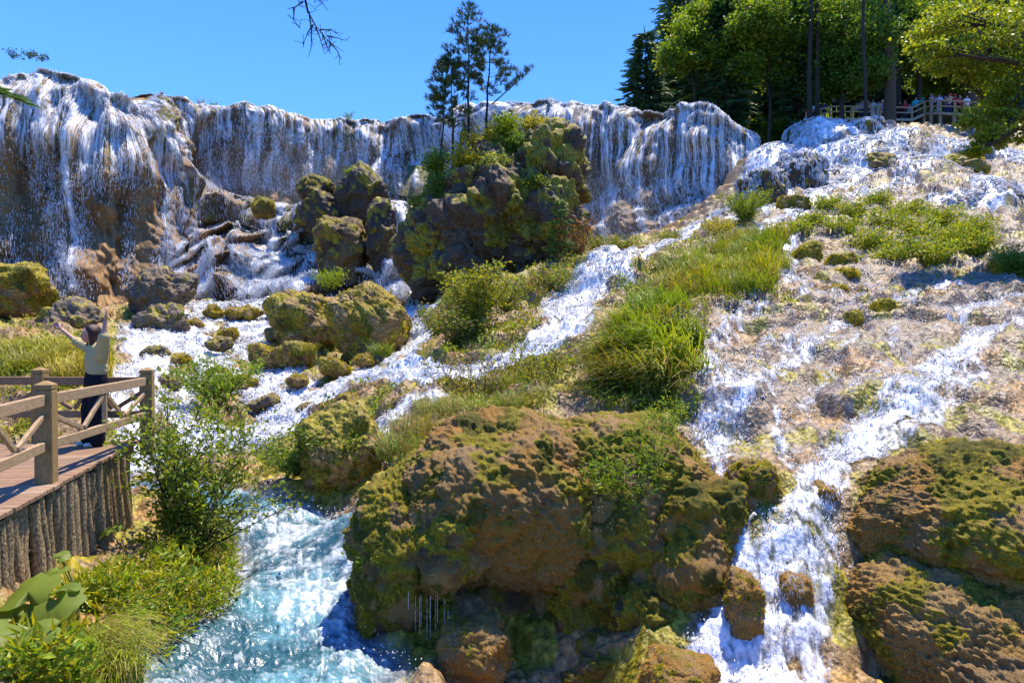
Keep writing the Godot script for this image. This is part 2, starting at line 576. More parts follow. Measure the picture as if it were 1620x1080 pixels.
func lay_stream(path: Array, river: bool) -> void:
	var q := []
	for s in path:
		var h := hit(s[0], s[1])
		q.append([h, s[2] * -h.z / F, s[3]])
	var run := 0.0
	for k in q.size() - 1:
		var a: Vector3 = q[k][0]
		var b: Vector3 = q[k + 1][0]
		var ab := Vector2(b.x - a.x, b.z - a.z)
		var l2 := maxf(ab.length_squared(), 1e-4)
		var dir := ab.normalized()
		var wmax: float = maxf(q[k][1], q[k + 1][1]) * 1.5
		var i0 := maxi(int((minf(a.x, b.x) - wmax - GX0) / WC), 0)
		var i1 := mini(int((maxf(a.x, b.x) + wmax - GX0) / WC), ww - 1)
		var j0 := maxi(int((minf(a.z, b.z) - wmax - GZ0) / WC), 0)
		var j1 := mini(int((maxf(a.z, b.z) + wmax - GZ0) / WC), wh - 1)
		for j in range(j0, j1 + 1):
			for i in range(i0, i1 + 1):
				var p := Vector2(GX0 + i * WC - a.x, GZ0 + j * WC - a.z)
				var t := clampf(p.dot(ab) / l2, 0.0, 1.0)
				var w: float = lerpf(q[k][1], q[k + 1][1], t)
				var dist := (p - ab * t).length() / w
				dist += n_mid.get_noise_2d(GX0 + i * WC, GZ0 + j * WC) * (0.25 if river else 0.6) + n_tone.get_noise_2d((GX0 + i * WC) * 1.5, (GZ0 + j * WC) * 1.5) * (0.1 if river else 0.4)
				if dist < 1.45:
					var m: float = lerpf(q[k][2], q[k + 1][2], t) * (1.0 - ss(0.55, 1.4, dist))
					var o := j * ww + i
					if m > wm[o]:
						wm[o] = m
						ws[o] = run + t * ab.length()
						wl[o] = (p - ab * t).dot(Vector2(-dir.y, dir.x))
					if river:
						wr[o] = maxf(wr[o], 1.0 - ss(0.75, 1.3, dist))
					wfx[o] += dir.x * m
					wfz[o] += dir.y * m
		run += ab.length()

func lay_water_map() -> void:
	ww = int(76.0 / WC)
	wh = int(62.0 / WC)
	for a in [wm, wr, wfx, wfz]:
		a.resize(ww * wh)
	wm.resize(ww * wh); wr.resize(ww * wh); wfx.resize(ww * wh); wfz.resize(ww * wh); ws.resize(ww * wh); wl.resize(ww * wh)
	for s in STREAMS:
		lay_stream(s, false)
	lay_stream([[1222, 232, 14, 1.0], [1196, 280, 14, 1.0], [1160, 326, 12, 1.0], [1118, 352, 12, 0.9]], false)
	# thin rivulets wandering down the open shoal
	for k in 13:
		var px := rng.randf_range(1190, 1610)
		var py := rng.randf_range(440, 560)
		var path := []
		for q in 5:
			path.append([px, py, rng.randf_range(3.5, 7.5), rng.randf_range(0.4, 0.7)])
			px += rng.randf_range(-42, -2)
			py += rng.randf_range(22, 44)
		lay_stream(path, false)
	lay_stream(RIVER, true)

func wat_near(a: PackedFloat32Array, x: float, z: float) -> float:
	return a[clampi(roundi((z - GZ0) / WC), 0, wh - 1) * ww + clampi(roundi((x - GX0) / WC), 0, ww - 1)]

func wat(a: PackedFloat32Array, x: float, z: float) -> float:
	var fx := clampf((x - GX0) / WC, 0.0, ww - 1.001)
	var fz := clampf((z - GZ0) / WC, 0.0, wh - 1.001)
	var i := int(fx)
	var j := int(fz)
	var k := j * ww + i
	return lerpf(lerpf(a[k], a[k + 1], fx - i), lerpf(a[k + ww], a[k + ww + 1], fx - i), fz - j)

var n_big := noise(1, 0.16, 4)
var n_mid := noise(2, 0.9, 3)
var n_small := noise(3, 4.2, 2)
var n_moss := noise(4, 0.55, 4)
var n_tone := noise(5, 0.35, 3)
var c_mid := cell(6, 1.6)
var c_small := cell(7, 6.0)
var c_fine := cell(8, 15.0)

func slope_right(x: float, z: float) -> float:      # the open wet shoal: 0..1
	var px := 810.0 + x / -z * F
	return ss(1020.0, 1130.0, px)

const TAN := Color(0.58, 0.365, 0.13)
const ORANGE := Color(0.58, 0.31, 0.06)
const GREY := Color(0.31, 0.235, 0.155)
const BROWN := Color(0.20, 0.13, 0.06)
const MOSS := Color(0.26, 0.23, 0.018)
const MOSS_YELLOW := Color(0.50, 0.40, 0.03)  # yellow-green tone of the moss itself, mottled in by noise
const MOSS_DARK := Color(0.085, 0.09, 0.012)

func knob(v: float) -> float:          # rounded knobs with creases between
	return 0.5 - (v + 1.0) * (v + 1.0)

# the detail relief of the ground at a spot
func relief(x: float, z: float, y: float) -> float:
	var d := -z
	var s := clampf(d / 22.0, 0.4, 1.5)
	var r := n_big.get_noise_2d(x, z) * 0.32 * s
	r += n_mid.get_noise_2d(x, z) * 0.18
	var q := n_mid.get_noise_2d(x + 31.0, z) * 0.25
	r += knob(c_mid.get_noise_3d(x + q, y * 1.5, z - q)) * 0.15
	r += knob(c_small.get_noise_3d(x + q, y * 1.5, z)) * 0.075
	r += knob(c_fine.get_noise_3d(x, y, z)) * 0.016
	r += n_small.get_noise_2d(x, z) * 0.03
	# small travertine steps across the slope
	var st := y * 1.7 + n_big.get_noise_2d(x * 1.3 + 50.0, z * 1.3) * 1.6
	r += (ss(0.36, 0.64, st - floorf(st)) - (st - floorf(st))) * 0.46 * clampf((d - 6.0) / 8.0, 0.3, 1.0)
	return r

func ground_colour(x: float, y: float, z: float, rl: float) -> Color:
	var a := n_tone.get_noise_2d(x, z)
	var b := n_moss.get_noise_2d(x * 1.3, z * 1.3)
	var f := n_mid.get_noise_3d(x * 2.0, y * 2.0, z * 2.0)
	var sr := slope_right(x, z) * ss(7.6, 9.4, -z)
	var c := Color(0.45, 0.285, 0.115).lerp(BROWN, clampf(0.28 + a * 0.9, 0.0, 0.9))
	c = c.lerp(GREY, sr * clampf(0.78 + f * 0.9, 0.0, 1.0))
	c = c.lerp(ORANGE, ss(0.18, 0.4, n_tone.get_noise_2d(x + 40.0, z * 1.4)) * 0.55)
	var mth := lerpf(-0.05, 0.18, sr)
	c = c.lerp(MOSS.lerp(MOSS_YELLOW, clampf(0.4 + f * 1.2, 0, 1)), ss(mth, mth + 0.12, b + f * 0.25))
	# thin running film, white in flecks
	var u := c_fine.get_noise_3d(x * 0.8, y, z * 0.8) + 1.0
	var w := n_small.get_noise_2d(x * 0.9, z * 0.45) + n_mid.get_noise_2d(x * 1.2 + 5.0, z * 0.6) * 0.9
	c = c.lerp(Color(0.60, 0.59, 0.58), sr * ss(0.06, 0.45, w) * ss(0.66, 0.25, u) * 0.45)
	return c

func build_terrain() -> void:
	lay_water_map()
	var nu := 672
	var nv := 530
	var v := PackedVector3Array()
	var c := PackedColorArray()
	v.resize(nu * nv)
	c.resize(nu * nv)
	var wv := PackedVector3Array()
	var wc := PackedColorArray()
	wv.resize(nu * nv)
	wc.resize(nu * nv)
	var cover := PackedFloat32Array()
	cover.resize(nu * nv)
	var n_foam := noise(31, 1.0, 4)
	var n_fine := noise(32, 3.2, 3)
	for j in nv:
		var d := 62.0 * pow(3.4 / 62.0, float(j) / (nv - 1))
		for i in nu:
			var px := lerpf(-210.0, 1830.0, (i - 36) / 599.0)
			if i < 36:
				px -= pow((36 - i) / 36.0, 2.0) * 1500.0
			elif i > 635:
				px += pow((i - 635) / 36.0, 2.0) * 1500.0
			var x := (px - 810.0) / F * d
			var z := -d
			var y := ground(x, z)
			var m := wat(wm, x, z)
			var rv := wat(wr, x, z)
			var rl := relief(x, z, y)
			rl *= 1.0 - 0.55 * m
			if rv > 0.0:
				rl = lerpf(rl, rl * 0.3 - 0.55, rv)
			var k := j * nu + i
			v[k] = Vector3(x, y + rl, z)
			c[k] = ground_colour(x, y, z, rl)
			cover[k] = m
			if m > 0.03:
				var al := wat_near(ws, x, z) + n_mid.get_noise_2d(x, z) * 0.25
				var ac := wat_near(wl, x, z) + n_mid.get_noise_2d(x, z + 40.0) * 0.25
				if m < 0.25:
					al = wat(ws, x, z)
					ac = wat(wl, x, z)
				var sc := clampf(15.0 / d, 0.4, 2.4)
				var fo := n_foam.get_noise_3d(al * 0.55 * sc, ac * 1.7 * sc, 0.0)
				var fi := n_fine.get_noise_3d(al * 0.42 * sc, ac * 1.7 * sc, 7.0)
				# thin bright filaments where the flow folds
				var f1 := 1.0 - minf(absf(n_foam.get_noise_3d(al * 0.8 * sc, ac * 2.6 * sc, 20.0)) * 5.0, 1.0)
				var f2 := 1.0 - minf(absf(n_fine.get_noise_3d(al * 0.6 * sc, ac * 2.2 * sc, 30.0)) * 4.5, 1.0)
				var f3 := n_fine.get_noise_3d(x * 2.6 * sc, y * 2.6, z * 2.6 * sc)
				var wave := (fo * 0.05 + fi * 0.03 + f1 * 0.02 + f3 * 0.02) * lerpf(clampf(d / 8.0, 1.0, 3.2), 1.0, rv)
				wv[k] = Vector3(x, y + rl * (1.0 - rv) + 0.02 + 0.05 * m * (1.0 - rv) + wave * m, z)
				var froth := f1 * 0.40 + f2 * 0.34 + fo * 0.55 + f3 * 0.30
				var white := ss(-0.05, 0.6, froth + (m - 0.5) * 0.6)
				var foam_r := ss(0.12, 1.05, froth + 0.06 + n_big.get_noise_2d(x * 2.6, z * 2.6) * 0.6)
				var teal := Color(0.014, 0.065, 0.085).lerp(Color(0.085, 0.22, 0.27), ss(-0.3, 0.5, n_mid.get_noise_2d(x * 0.6, z * 0.6) + fi * 0.5))
				var wcol := Color(0.36, 0.39, 0.42).lerp(Color(0.70, 0.72, 0.74), white).lerp(teal.lerp(Color(0.54, 0.59, 0.62), foam_r), rv)
				var al_ := ss(0.04, 0.5, m) * ss(0.04, 0.75, froth + (m - 0.45) * 1.0)
				wcol.a = lerpf(al_ * 0.92, ss(0.03, 0.3, m), rv)
				wc[k] = wcol
			else:
				wv[k] = v[k] - Vector3(0, 0.05, 0)
				wc[k] = Color(0.5, 0.5, 0.5, 0.0)
	var ix := grid_index(nu, nv)
	structure("travertine_ground", arr_mesh(v, normals_of(v, ix), c, ix), M.shoal, "wet brown travertine ground stepping down to the stream", "ground")
	var wi := PackedInt32Array()
	for q in range(0, ix.size(), 3):
		if cover[ix[q]] > 0.05 or cover[ix[q + 1]] > 0.05 or cover[ix[q + 2]] > 0.05:
			wi.append(ix[q]); wi.append(ix[q + 1]); wi.append(ix[q + 2])
	# keep only the vertices in use
	var remap := PackedInt32Array()
	remap.resize(nu * nv)
	remap.fill(-1)
	var v2 := PackedVector3Array()
	var c2 := PackedColorArray()
	for q in wi.size():
		var o := wi[q]
		if remap[o] < 0:
			remap[o] = v2.size()
			v2.append(wv[o])
			c2.append(wc[o])
		wi[q] = remap[o]
	structure("stream_water", arr_mesh(v2, normals_of(v2, wi), c2, wi), M.water, "foaming white water running down the shoal into the turquoise stream", "water")

# ---------------------------------------------------------------- the cliffs: crest and foot as [px, py, depth]
const UPPER_CREST := [[-260, 96, 38], [-100, 92, 39], [40, 93, 40], [110, 100, 40.5], [165, 122, 41], [215, 141, 42], [262, 168, 43.5], [300, 208, 44.5], [326, 240, 47], [300, 146, 52], [345, 150, 54], [430, 160, 57], [540, 178, 59], [650, 176, 59], [720, 165, 57], [790, 146, 53], [850, 144, 50], [940, 150, 48.5], [1010, 151, 47], [1080, 152, 45.5], [1130, 158, 44.5], [1175, 180, 44], [1215, 214, 43.5], [1262, 238, 44]]
const UPPER_FOOT := [[-260, 490, 33.5], [-100, 485, 34], [40, 478, 35.5], [110, 476, 36.2], [165, 474, 37], [215, 474, 38], [262, 474, 39], [290, 420, 42.5], [312, 330, 45.5], [338, 306, 52], [352, 302, 54], [430, 308, 56], [540, 314, 57], [650, 322, 57], [720, 330, 55], [790, 345, 51], [850, 360, 47], [940, 378, 43.5], [1010, 376, 42], [1080, 368, 40.5], [1130, 350, 39.5], [1172, 318, 39.5], [1206, 300, 40], [1240, 280, 41]]
const LOWER_CREST := [[262, 306, 44.5], [300, 297, 46], [340, 296, 47], [380, 306, 47], [430, 316, 46.5], [480, 312, 46], [530, 300, 45], [570, 316, 43.5], [600, 318, 43], [640, 314, 43.5], [690, 410, 43.5]]
const LOWER_FOOT := [[268, 478, 39], [300, 480, 38.6], [340, 482, 38], [380, 483, 37.2], [430, 482, 36.6], [480, 478, 36.6], [530, 474, 36.4], [570, 474, 36], [600, 478, 35], [640, 486, 33], [690, 486, 33]]
# falls: crest px, half width px, strength, start, end along the drop, sideways drift px
const UPPER_FALLS := [
	[40, 60, 0.9, 0.0, 0.36, 0], [108, 16, 1.0, 0.0, 1.0, 14], [60, 24, 0.75, 0.1, 0.6, -6], [150, 24, 0.85, 0.0, 0.5, 4], [188, 20, 0.85, 0.0, 0.42, 12], [205, 5, 0.6, 0.2, 1.0, 10], [230, 20, 0.95, 0.0, 0.34, 18], [255, 15, 1.0, 0.12, 1.0, 16], [285, 18, 0.8, 0.0, 0.6, 14], [312, 10, 0.9, 0.0, 1.0, 6], [-60, 50, 0.8, 0.0, 1.0, 0], [10, 26, 0.8, 0.6, 1.05, -30], [100, 36, 0.85, 0.55, 1.05, -40], [70, 18, 0.7, 0.7, 1.05, -20],
	[347, 10, 1.0, 0.0, 1.0, 0], [372, 14, 0.55, 0.0, 1.0, 0], [400, 18, 0.7, 0.0, 1.0, 0], [430, 14, 0.75, 0.0, 1.0, 2], [465, 16, 0.55, 0.0, 1.0, 2], [500, 16, 0.7, 0.0, 1.0, 0], [540, 16, 0.5, 0.0, 1.0, 0], [575, 12, 1.0, 0.0, 1.0, -16], [600, 10, 0.9, 0.12, 1.0, -12], [655, 12, 1.0, 0.0, 1.0, -14], [672, 9, 1.0, 0.0, 1.0, -10], [625, 16, 0.5, 0, 1, 0], [700, 14, 0.6, 0.0, 1.0, 0], [735, 20, 0.6, 0, 1, 0], [770, 16, 0.7, 0, 1, 0],
	[820, 20, 0.8, 0.0, 0.8, 0], [860, 18, 0.75, 0.0, 1.0, 0], [900, 16, 0.8, 0.0, 0.9, 0], [925, 12, 0.85, 0.0, 0.8, 0], [945, 7, 0.9, 0.55, 1.0, 14], [960, 14, 0.75, 0.0, 0.7, 0], [1000, 16, 0.9, 0.0, 0.6, 2], [1012, 5, 1.0, 0.3, 1.0, 0], [1050, 18, 0.8, 0.0, 1.0, 4], [1075, 14, 0.9, 0.0, 1.0, 6], [1100, 14, 0.85, 0.0, 1.0, 10], [1125, 14, 0.75, 0.0, 0.8, 14], [1150, 16, 0.9, 0.0, 0.8, 14], [1185, 18, 0.9, 0, 1.0, 10], [1225, 22, 1.0, 0, 1.0, 0], [1255, 20, 1.0, 0, 1, 0]]
const LOWER_FALLS := [
	[280, 16.2, 0.99, 0, 1, 4], [312, 21.6, 0.99, 0, 0.55, 2], [318, 10.8, 0.99, 0.3, 1, -4], [345, 12.2, 0.99, 0.15, 1, -22], [395, 18.9, 0.605, 0.25, 1, -14], [425, 20.2, 1, 0, 1, 2], [448, 12.2, 0.99, 0.2, 1, 0], [470, 12.2, 0.99, 0.15, 1, 6], [528, 14.9, 1, 0, 0.45, -26], [505, 12.2, 1, 0.35, 1, -34], [575, 5.4, 1, 0.3, 1, 2], [622, 13.5, 1, 0, 1, 2], [638, 13.5, 0.99, 0, 1, 2]]

func curve3(list: Array, t: float) -> Vector3:
	var f := t * (list.size() - 1)
	var i := clampi(int(f), 0, list.size() - 2)
	var p0: Array = list[maxi(i - 1, 0)]
	var p1: Array = list[i]
	var p2: Array = list[i + 1]
	var p3: Array = list[mini(i + 2, list.size() - 1)]
	return P(p1[0], p1[1], p1[2]).cubic_interpolate(P(p2[0], p2[1], p2[2]), P(p0[0], p0[1], p0[2]), P(p3[0], p3[1], p3[2]), f - i)

func curve_px(list: Array, t: float) -> float:
	var f := t * (list.size() - 1)
	var i := clampi(int(f), 0, list.size() - 2)
	return lerpf(list[i][0], list[i + 1][0], f - i)

var cliff_noise := noise(41, 0.22, 3)
var cliff_rib := noise(42, 0.55, 3)
var cliff_crag := cell(43, 0.55)
var cliff_small := noise(44, 1.9, 3)
var cliff_streak := noise(45, 1.0, 3)

# a point on a cliff: t along it, v from behind the lip (negative) over the lip (0) to the foot (1)
func cliff_point(crest: Array, foot: Array, t: float, v: float, plain := false) -> Vector3:
	var a := curve3(crest, t)
	var b := curve3(foot, t)
	var tn := curve3(crest, minf(t + 0.01, 1.0)) - curve3(crest, maxf(t - 0.01, 0.0))
	tn.y = 0
	var out := tn.cross(Vector3.UP).normalized()
	if out.z < 0.25:
		out = (out + Vector3(0, 0, 0.6)).normalized()
	var p: Vector3
	var lip := 3.2
	var cpx := curve_px(crest, t)
	var dome := 0.0 if crest.size() == 11 else 1.0 - ss(318.0, 350.0, cpx) * (1.0 - ss(700.0, 800.0, cpx))
	var drop := lip * lerpf(0.7, 1.75, dome)
	var vl := lerpf(0.14, 0.34, dome)
	if v < 0.0:
		p = a - out * (lip + 7.0 * -v) + Vector3(0, 0.25 * -v - 0.1, 0)
	elif v < vl:
		var ang := v / vl * PI * 0.5
		p = a - out * lip * (1.0 - sin(ang)) - Vector3(0, drop * (1.0 - cos(ang)), 0)
	else:
		var s := (v - vl) / (1.0 - vl)
		var top := a - Vector3(0, drop, 0)
		p = top.lerp(b, s)
		var h := Vector3(b.x - top.x, 0, b.z - top.z)
		if crest.size() == 11:
			p += h * 0.085 * sin(s * 17.0 + cliff_noise.get_noise_2d(p.x * 1.5, 3.0) * 7.0)     # ledges
		else:
			p += h * (pow(s, 1.6) - s)            # steep first, then flaring
	var k := ss(-0.35, 0.12, v)
	var d := cliff_noise.get_noise_3d(p.x * 0.6, p.y * 0.3, p.z * 0.6) * 2.6
	d += (cliff_rib.get_noise_3d(p.x * 1.1, p.y * 0.18, p.z * 1.1)) * 1.0
	d += (-0.5 - cliff_crag.get_noise_3d(p.x, p.y * 0.8, p.z)) * 0.75
	d += cliff_small.get_noise_3d(p.x, p.y * 0.7, p.z) * 0.22
	# rounded buttresses with creases between, each with its own domed brow
	var bul := 0.42 - sqrt(pow(cliff_noise.get_noise_3d(p.x * 0.55 + 300.0, p.y * 0.06, p.z * 0.55), 2.0) + 0.01) * 1.5
	d += bul * 1.3
	p.y += bul * 0.5 * (1.0 - ss(0.0, 0.25, v)) * ss(-0.3, 0.0, v)
	p += out * d * k
	p.y += cliff_noise.get_noise_2d(p.x * 2.0, p.z * 2.0 + 9.0) * 0.25 * (1.0 - ss(0.1, 0.4, v))
	return p

var fall_bins := {}

func bin_falls(falls: Array) -> void:
	fall_bins = {}
	for f in falls:
		var r: float = 3.0 * f[1] + absf(f[5]) + 4.0
		for b in range(floori((f[0] - r) / 12.0), floori((f[0] + r) / 12.0) + 1):
			if not fall_bins.has(b):
				fall_bins[b] = []
			fall_bins[b].append(f)

func cliff_cover(_falls: Array, px: float, v: float, p: Vector3) -> float:
	var m := 0.0
	var near = fall_bins.get(floori(px / 12.0))
	if near == null:
		return 0.0
	for f in near:
		if v >= f[3] - 0.03 and v <= f[4] + 0.05:
			var x: float = (px - f[0] - f[5] * (v - f[3])) / (f[1] * (0.8 + 0.5 * (v - f[3])))
			if absf(x) < 2.2:
				m = maxf(m, f[2] * exp(-x * x) * ss(f[3] - 0.03, f[3] + 0.02, v) * (1.0 - ss(f[4] - 0.12, f[4] + 0.05, v)))
	return m

func cliff_colour(p: Vector3, v: float, warm: float) -> Color:
	var a := cliff_noise.get_noise_3d(p.x * 1.5 + 90.0, p.y * 0.8, p.z * 1.5)
	var b := cliff_streak.get_noise_3d(p.x, p.y * 0.16, p.z)
	var f := cliff_small.get_noise_3d(p.x * 2.0, p.y * 2.0, p.z * 2.0)
	var c := Color(0.50, 0.285, 0.11).lerp(Color(0.095, 0.068, 0.048), clampf(0.66 + a * 0.9 + b * 0.7 - warm * 0.5, 0.0, 1.0))
	c = c.lerp(Color(0.50, 0.30, 0.12), ss(0.12, 0.5, f + a * 0.4) * (0.25 + 0.4 * warm))
	c = c.lerp(MOSS, ss(0.12, 0.25, b + f * 0.4) * (1.0 - ss(0.15, 0.45, v)) * 0.85)
	return c

var strands := []
var strand_cols := PackedColorArray()

func one_cliff(crest: Array, foot: Array, falls: Array, called: String, label: String, nu: int, nv: int, count: int, film: float, warm_to: float) -> void:
	bin_falls(falls)
	var v := PackedVector3Array()
	var c := PackedColorArray()
	v.resize(nu * nv)
	c.resize(nu * nv)
	for j in nv:
		var vv := lerpf(-0.6, 1.12, float(j) / (nv - 1))
		for i in nu:
			var t := float(i) / (nu - 1)
			var p := cliff_point(crest, foot, t, vv)
			var px := curve_px(crest, t)
			v[j * nu + i] = p
			c[j * nu + i] = cliff_colour(p, vv, 1.0 - ss(warm_to - 40.0, warm_to + 60.0, px))
	var ix := grid_index(nu, nv)
	structure(called, arr_mesh(v, normals_of(v, ix), c, ix), M.rock, label, "cliff")
	# a thin broken veil of falling water standing off the rock
	var mu := int(nu * 2.2)
	var mv := 104
	var wv := PackedVector3Array()
	var wc := PackedColorArray()
	wv.resize(mu * mv)
	wc.resize(mu * mv)
	for j in mv:
		var vv := lerpf(-0.3, 1.04, float(j) / (mv - 1))
		for i in mu:
			var t := float(i) / (mu - 1)
			var p := cliff_point(crest, foot, t, vv)
			var px := curve_px(crest, t)
			var m := cliff_cover(falls, px, maxf(vv, 0.01), p) * (0.78 + 0.7 * cliff_streak.get_noise_2d(px * 0.045, vv * 0.8))
			var fm := film * ss(318.0, 345.0, px) if nu > 400 else film
			var st := cliff_streak.get_noise_3d(px * 0.10, vv * 1.2, 3.0) * 1.0 + cliff_streak.get_noise_3d(px * 0.42, vv * 1.8, 11.0) * 0.6
			var al := clampf(m * 0.95 + fm * (1.0 - 0.4 * vv) - 0.34 + st * 1.15, 0.0, 1.0) * minf(m * 1.3 + fm, 1.0)
			if nu < 400:
				al = clampf(m * 1.35 - 0.12 + st * 0.9, 0.0, 1.0) * minf(m * 1.6, 1.0)
			elif vv < 0.46:
				al = maxf(al, clampf(0.46 + st * 1.7 + m * 0.35, 0.0, 0.95) * (m * 0.7 + film * 0.8 + 0.34) * (1.0 - ss(0.2, 0.46, vv)))
			# broken into drops and threads as it falls
			var speck := cliff_streak.get_noise_3d(px * 0.75, vv * 26.0, 41.0) + cliff_small.get_noise_3d(px * 0.5, vv * 30.0, 17.0) * 0.8
			al *= 0.3 + 0.7 * ss(-0.3, 0.25, speck)
			p.z += 0.06 + 0.28 * ss(0.1, 0.5, vv)
			p.y += 0.05 * (1.0 - ss(0.0, 0.2, vv))
			wv[j * mu + i] = p
			wc[j * mu + i] = Color(0.84, 0.87, 0.90, ss(0.05, 0.7, al) * 0.86)
	var wx := grid_index(mu, mv)
	var w := put(called.replace("_cliff", "") + "_veil", arr_mesh(wv, normals_of(wv, wx), wc, wx), M.veil)
	w.set_meta("kind", "structure")
	tag(w, "thin streaked curtain of falling water over the " + ("upper" if nu > 400 else "lower") + " cliff", "waterfall")
	# strands of water, each a short white thread
	var made := 0
	var tries := 0
	while made < count and tries < count * 12:
		tries += 1
		var t := rng.randf()
		var vv := rng.randf_range(-0.12, 1.02)
		var px := curve_px(crest, t)
		var m := cliff_cover(falls, px, maxf(vv, 0.01), Vector3.ZERO)
		var st := cliff_streak.get_noise_2d(px * 0.5, vv * 2.0)
		m = m * (0.35 + st * 1.5) * (0.8 + 0.8 * cliff_streak.get_noise_2d(px * 0.045, vv * 0.8)) + film * 0.3 * (0.5 + st) * ss(318.0, 345.0, px)
		if vv < 0.44:
			m = maxf(m, (0.42 + st * 1.6) * (film * 1.5 + 0.3) * (1.0 - ss(0.2, 0.44, vv)))
		if rng.randf() > m:
			continue
		var p := cliff_point(crest, foot, t, vv)
		var q := cliff_point(crest, foot, t, vv + 0.03)
		var fl := (q - p).normalized()
		if vv > 0.34:
			fl = (fl * 0.4 + Vector3(0, -1, 0)).normalized()
		var off := rng.randf() * (0.08 + 0.55 * ss(0.1, 0.9, vv))
		p += Vector3(rng.randfn(0, 0.12) * ss(0.1, 1.0, vv), 0.03, 0.05 + off)
		var ln := rng.randf_range(0.04, 0.17)
		var wd := rng.randf_range(0.009, 0.024)
		if rng.randf() < 0.5:
			ln = rng.randf_range(0.02, 0.05)
		strands.append(strand_basis(p, fl, ln, wd))
		var g := rng.randf_range(0.68, 0.88)
		strand_cols.append(Color(g * 0.96, g * 0.98, g))
		made += 1
	print(called, " strands ", made, " tries ", tries)

func strand_basis(p: Vector3, dir: Vector3, ln: float, wd: float) -> Transform3D:
	var s := dir.cross(Vector3(rng.randfn(), rng.randfn(), rng.randfn())).normalized()
	var u := s.cross(dir).normalized()
	return Transform3D(Basis(s * wd, dir * ln, u * wd), p)

func build_cliffs() -> void:
	one_cliff(UPPER_CREST, UPPER_FOOT, UPPER_FALLS, "upper_cliff", "brown travertine wall under the long upper curtain of falls", 760, 180, 125000, 0.32, 300.0)
	one_cliff(LOWER_CREST, LOWER_FOOT, LOWER_FALLS, "lower_cliff", "broken brown rock step below the upper curtain of falls", 300, 150, 56000, 0.12, 330.0)

# a drop: a drawn-out octahedron-like blob, unit half length along y
func drop_mesh() -> ArrayMesh:
	var v := PackedVector3Array()
	var ix := PackedInt32Array()
	var rings := [[-1.0, 0.0], [-0.55, 0.75], [0.15, 1.0], [0.65, 0.6], [1.0, 0.0]]
	for r in rings:
		for k in 5:
			var a: float = TAU * k / 5.0 + r[0]
			v.append(Vector3(cos(a) * r[1], r[0], sin(a) * r[1]))
	for r in 4:
		for k in 5:
			var a := r * 5 + k
			var b := r * 5 + (k + 1) % 5
			for q in [a, b + 5, b, a, a + 5, b + 5]:
				ix.append(q)
	return arr_mesh(v, normals_of(v, ix), PackedColorArray(), ix)

# water sheeting down over a rock: threads on its upper and outer faces
func drape(o: MeshInstance3D, n: int, low: float) -> void:
	var a := o.mesh.surface_get_arrays(0)
	var v: PackedVector3Array = a[Mesh.ARRAY_VERTEX]
	var nn: PackedVector3Array = a[Mesh.ARRAY_NORMAL]
	var hy := o.get_aabb().size.y
	var made := 0
	var tries := 0
	while made < n and tries < n * 30:
		tries += 1
		var k := rng.randi() % v.size()
		var p := o.transform * v[k]
		var g := o.basis * nn[k]
		if g.z < -0.3 or v[k].y < hy * (low - 0.5):
			continue
		if cliff_streak.get_noise_3d(p.x * 1.6, p.y * 0.3, p.z * 1.6) < 0.02 - g.y * 0.25:
			continue
		var fl := (Vector3(0, -1, 0) - g * -g.y * 0.9 + Vector3(0, -0.1, 0.05)).normalized()
		var s := -p.z * 0.0006
		strands.append(strand_basis(p + g * 0.03 + Vector3(rng.randfn(), 0, rng.randfn()) * 0.02, fl, s * rng.randf_range(1.0, 9.0), s * rng.randf_range(0.5, 1.2)))
		var w := rng.randf_range(0.6, 0.8)
		strand_cols.append(Color(w * 0.96, w * 0.98, w))
		made += 1

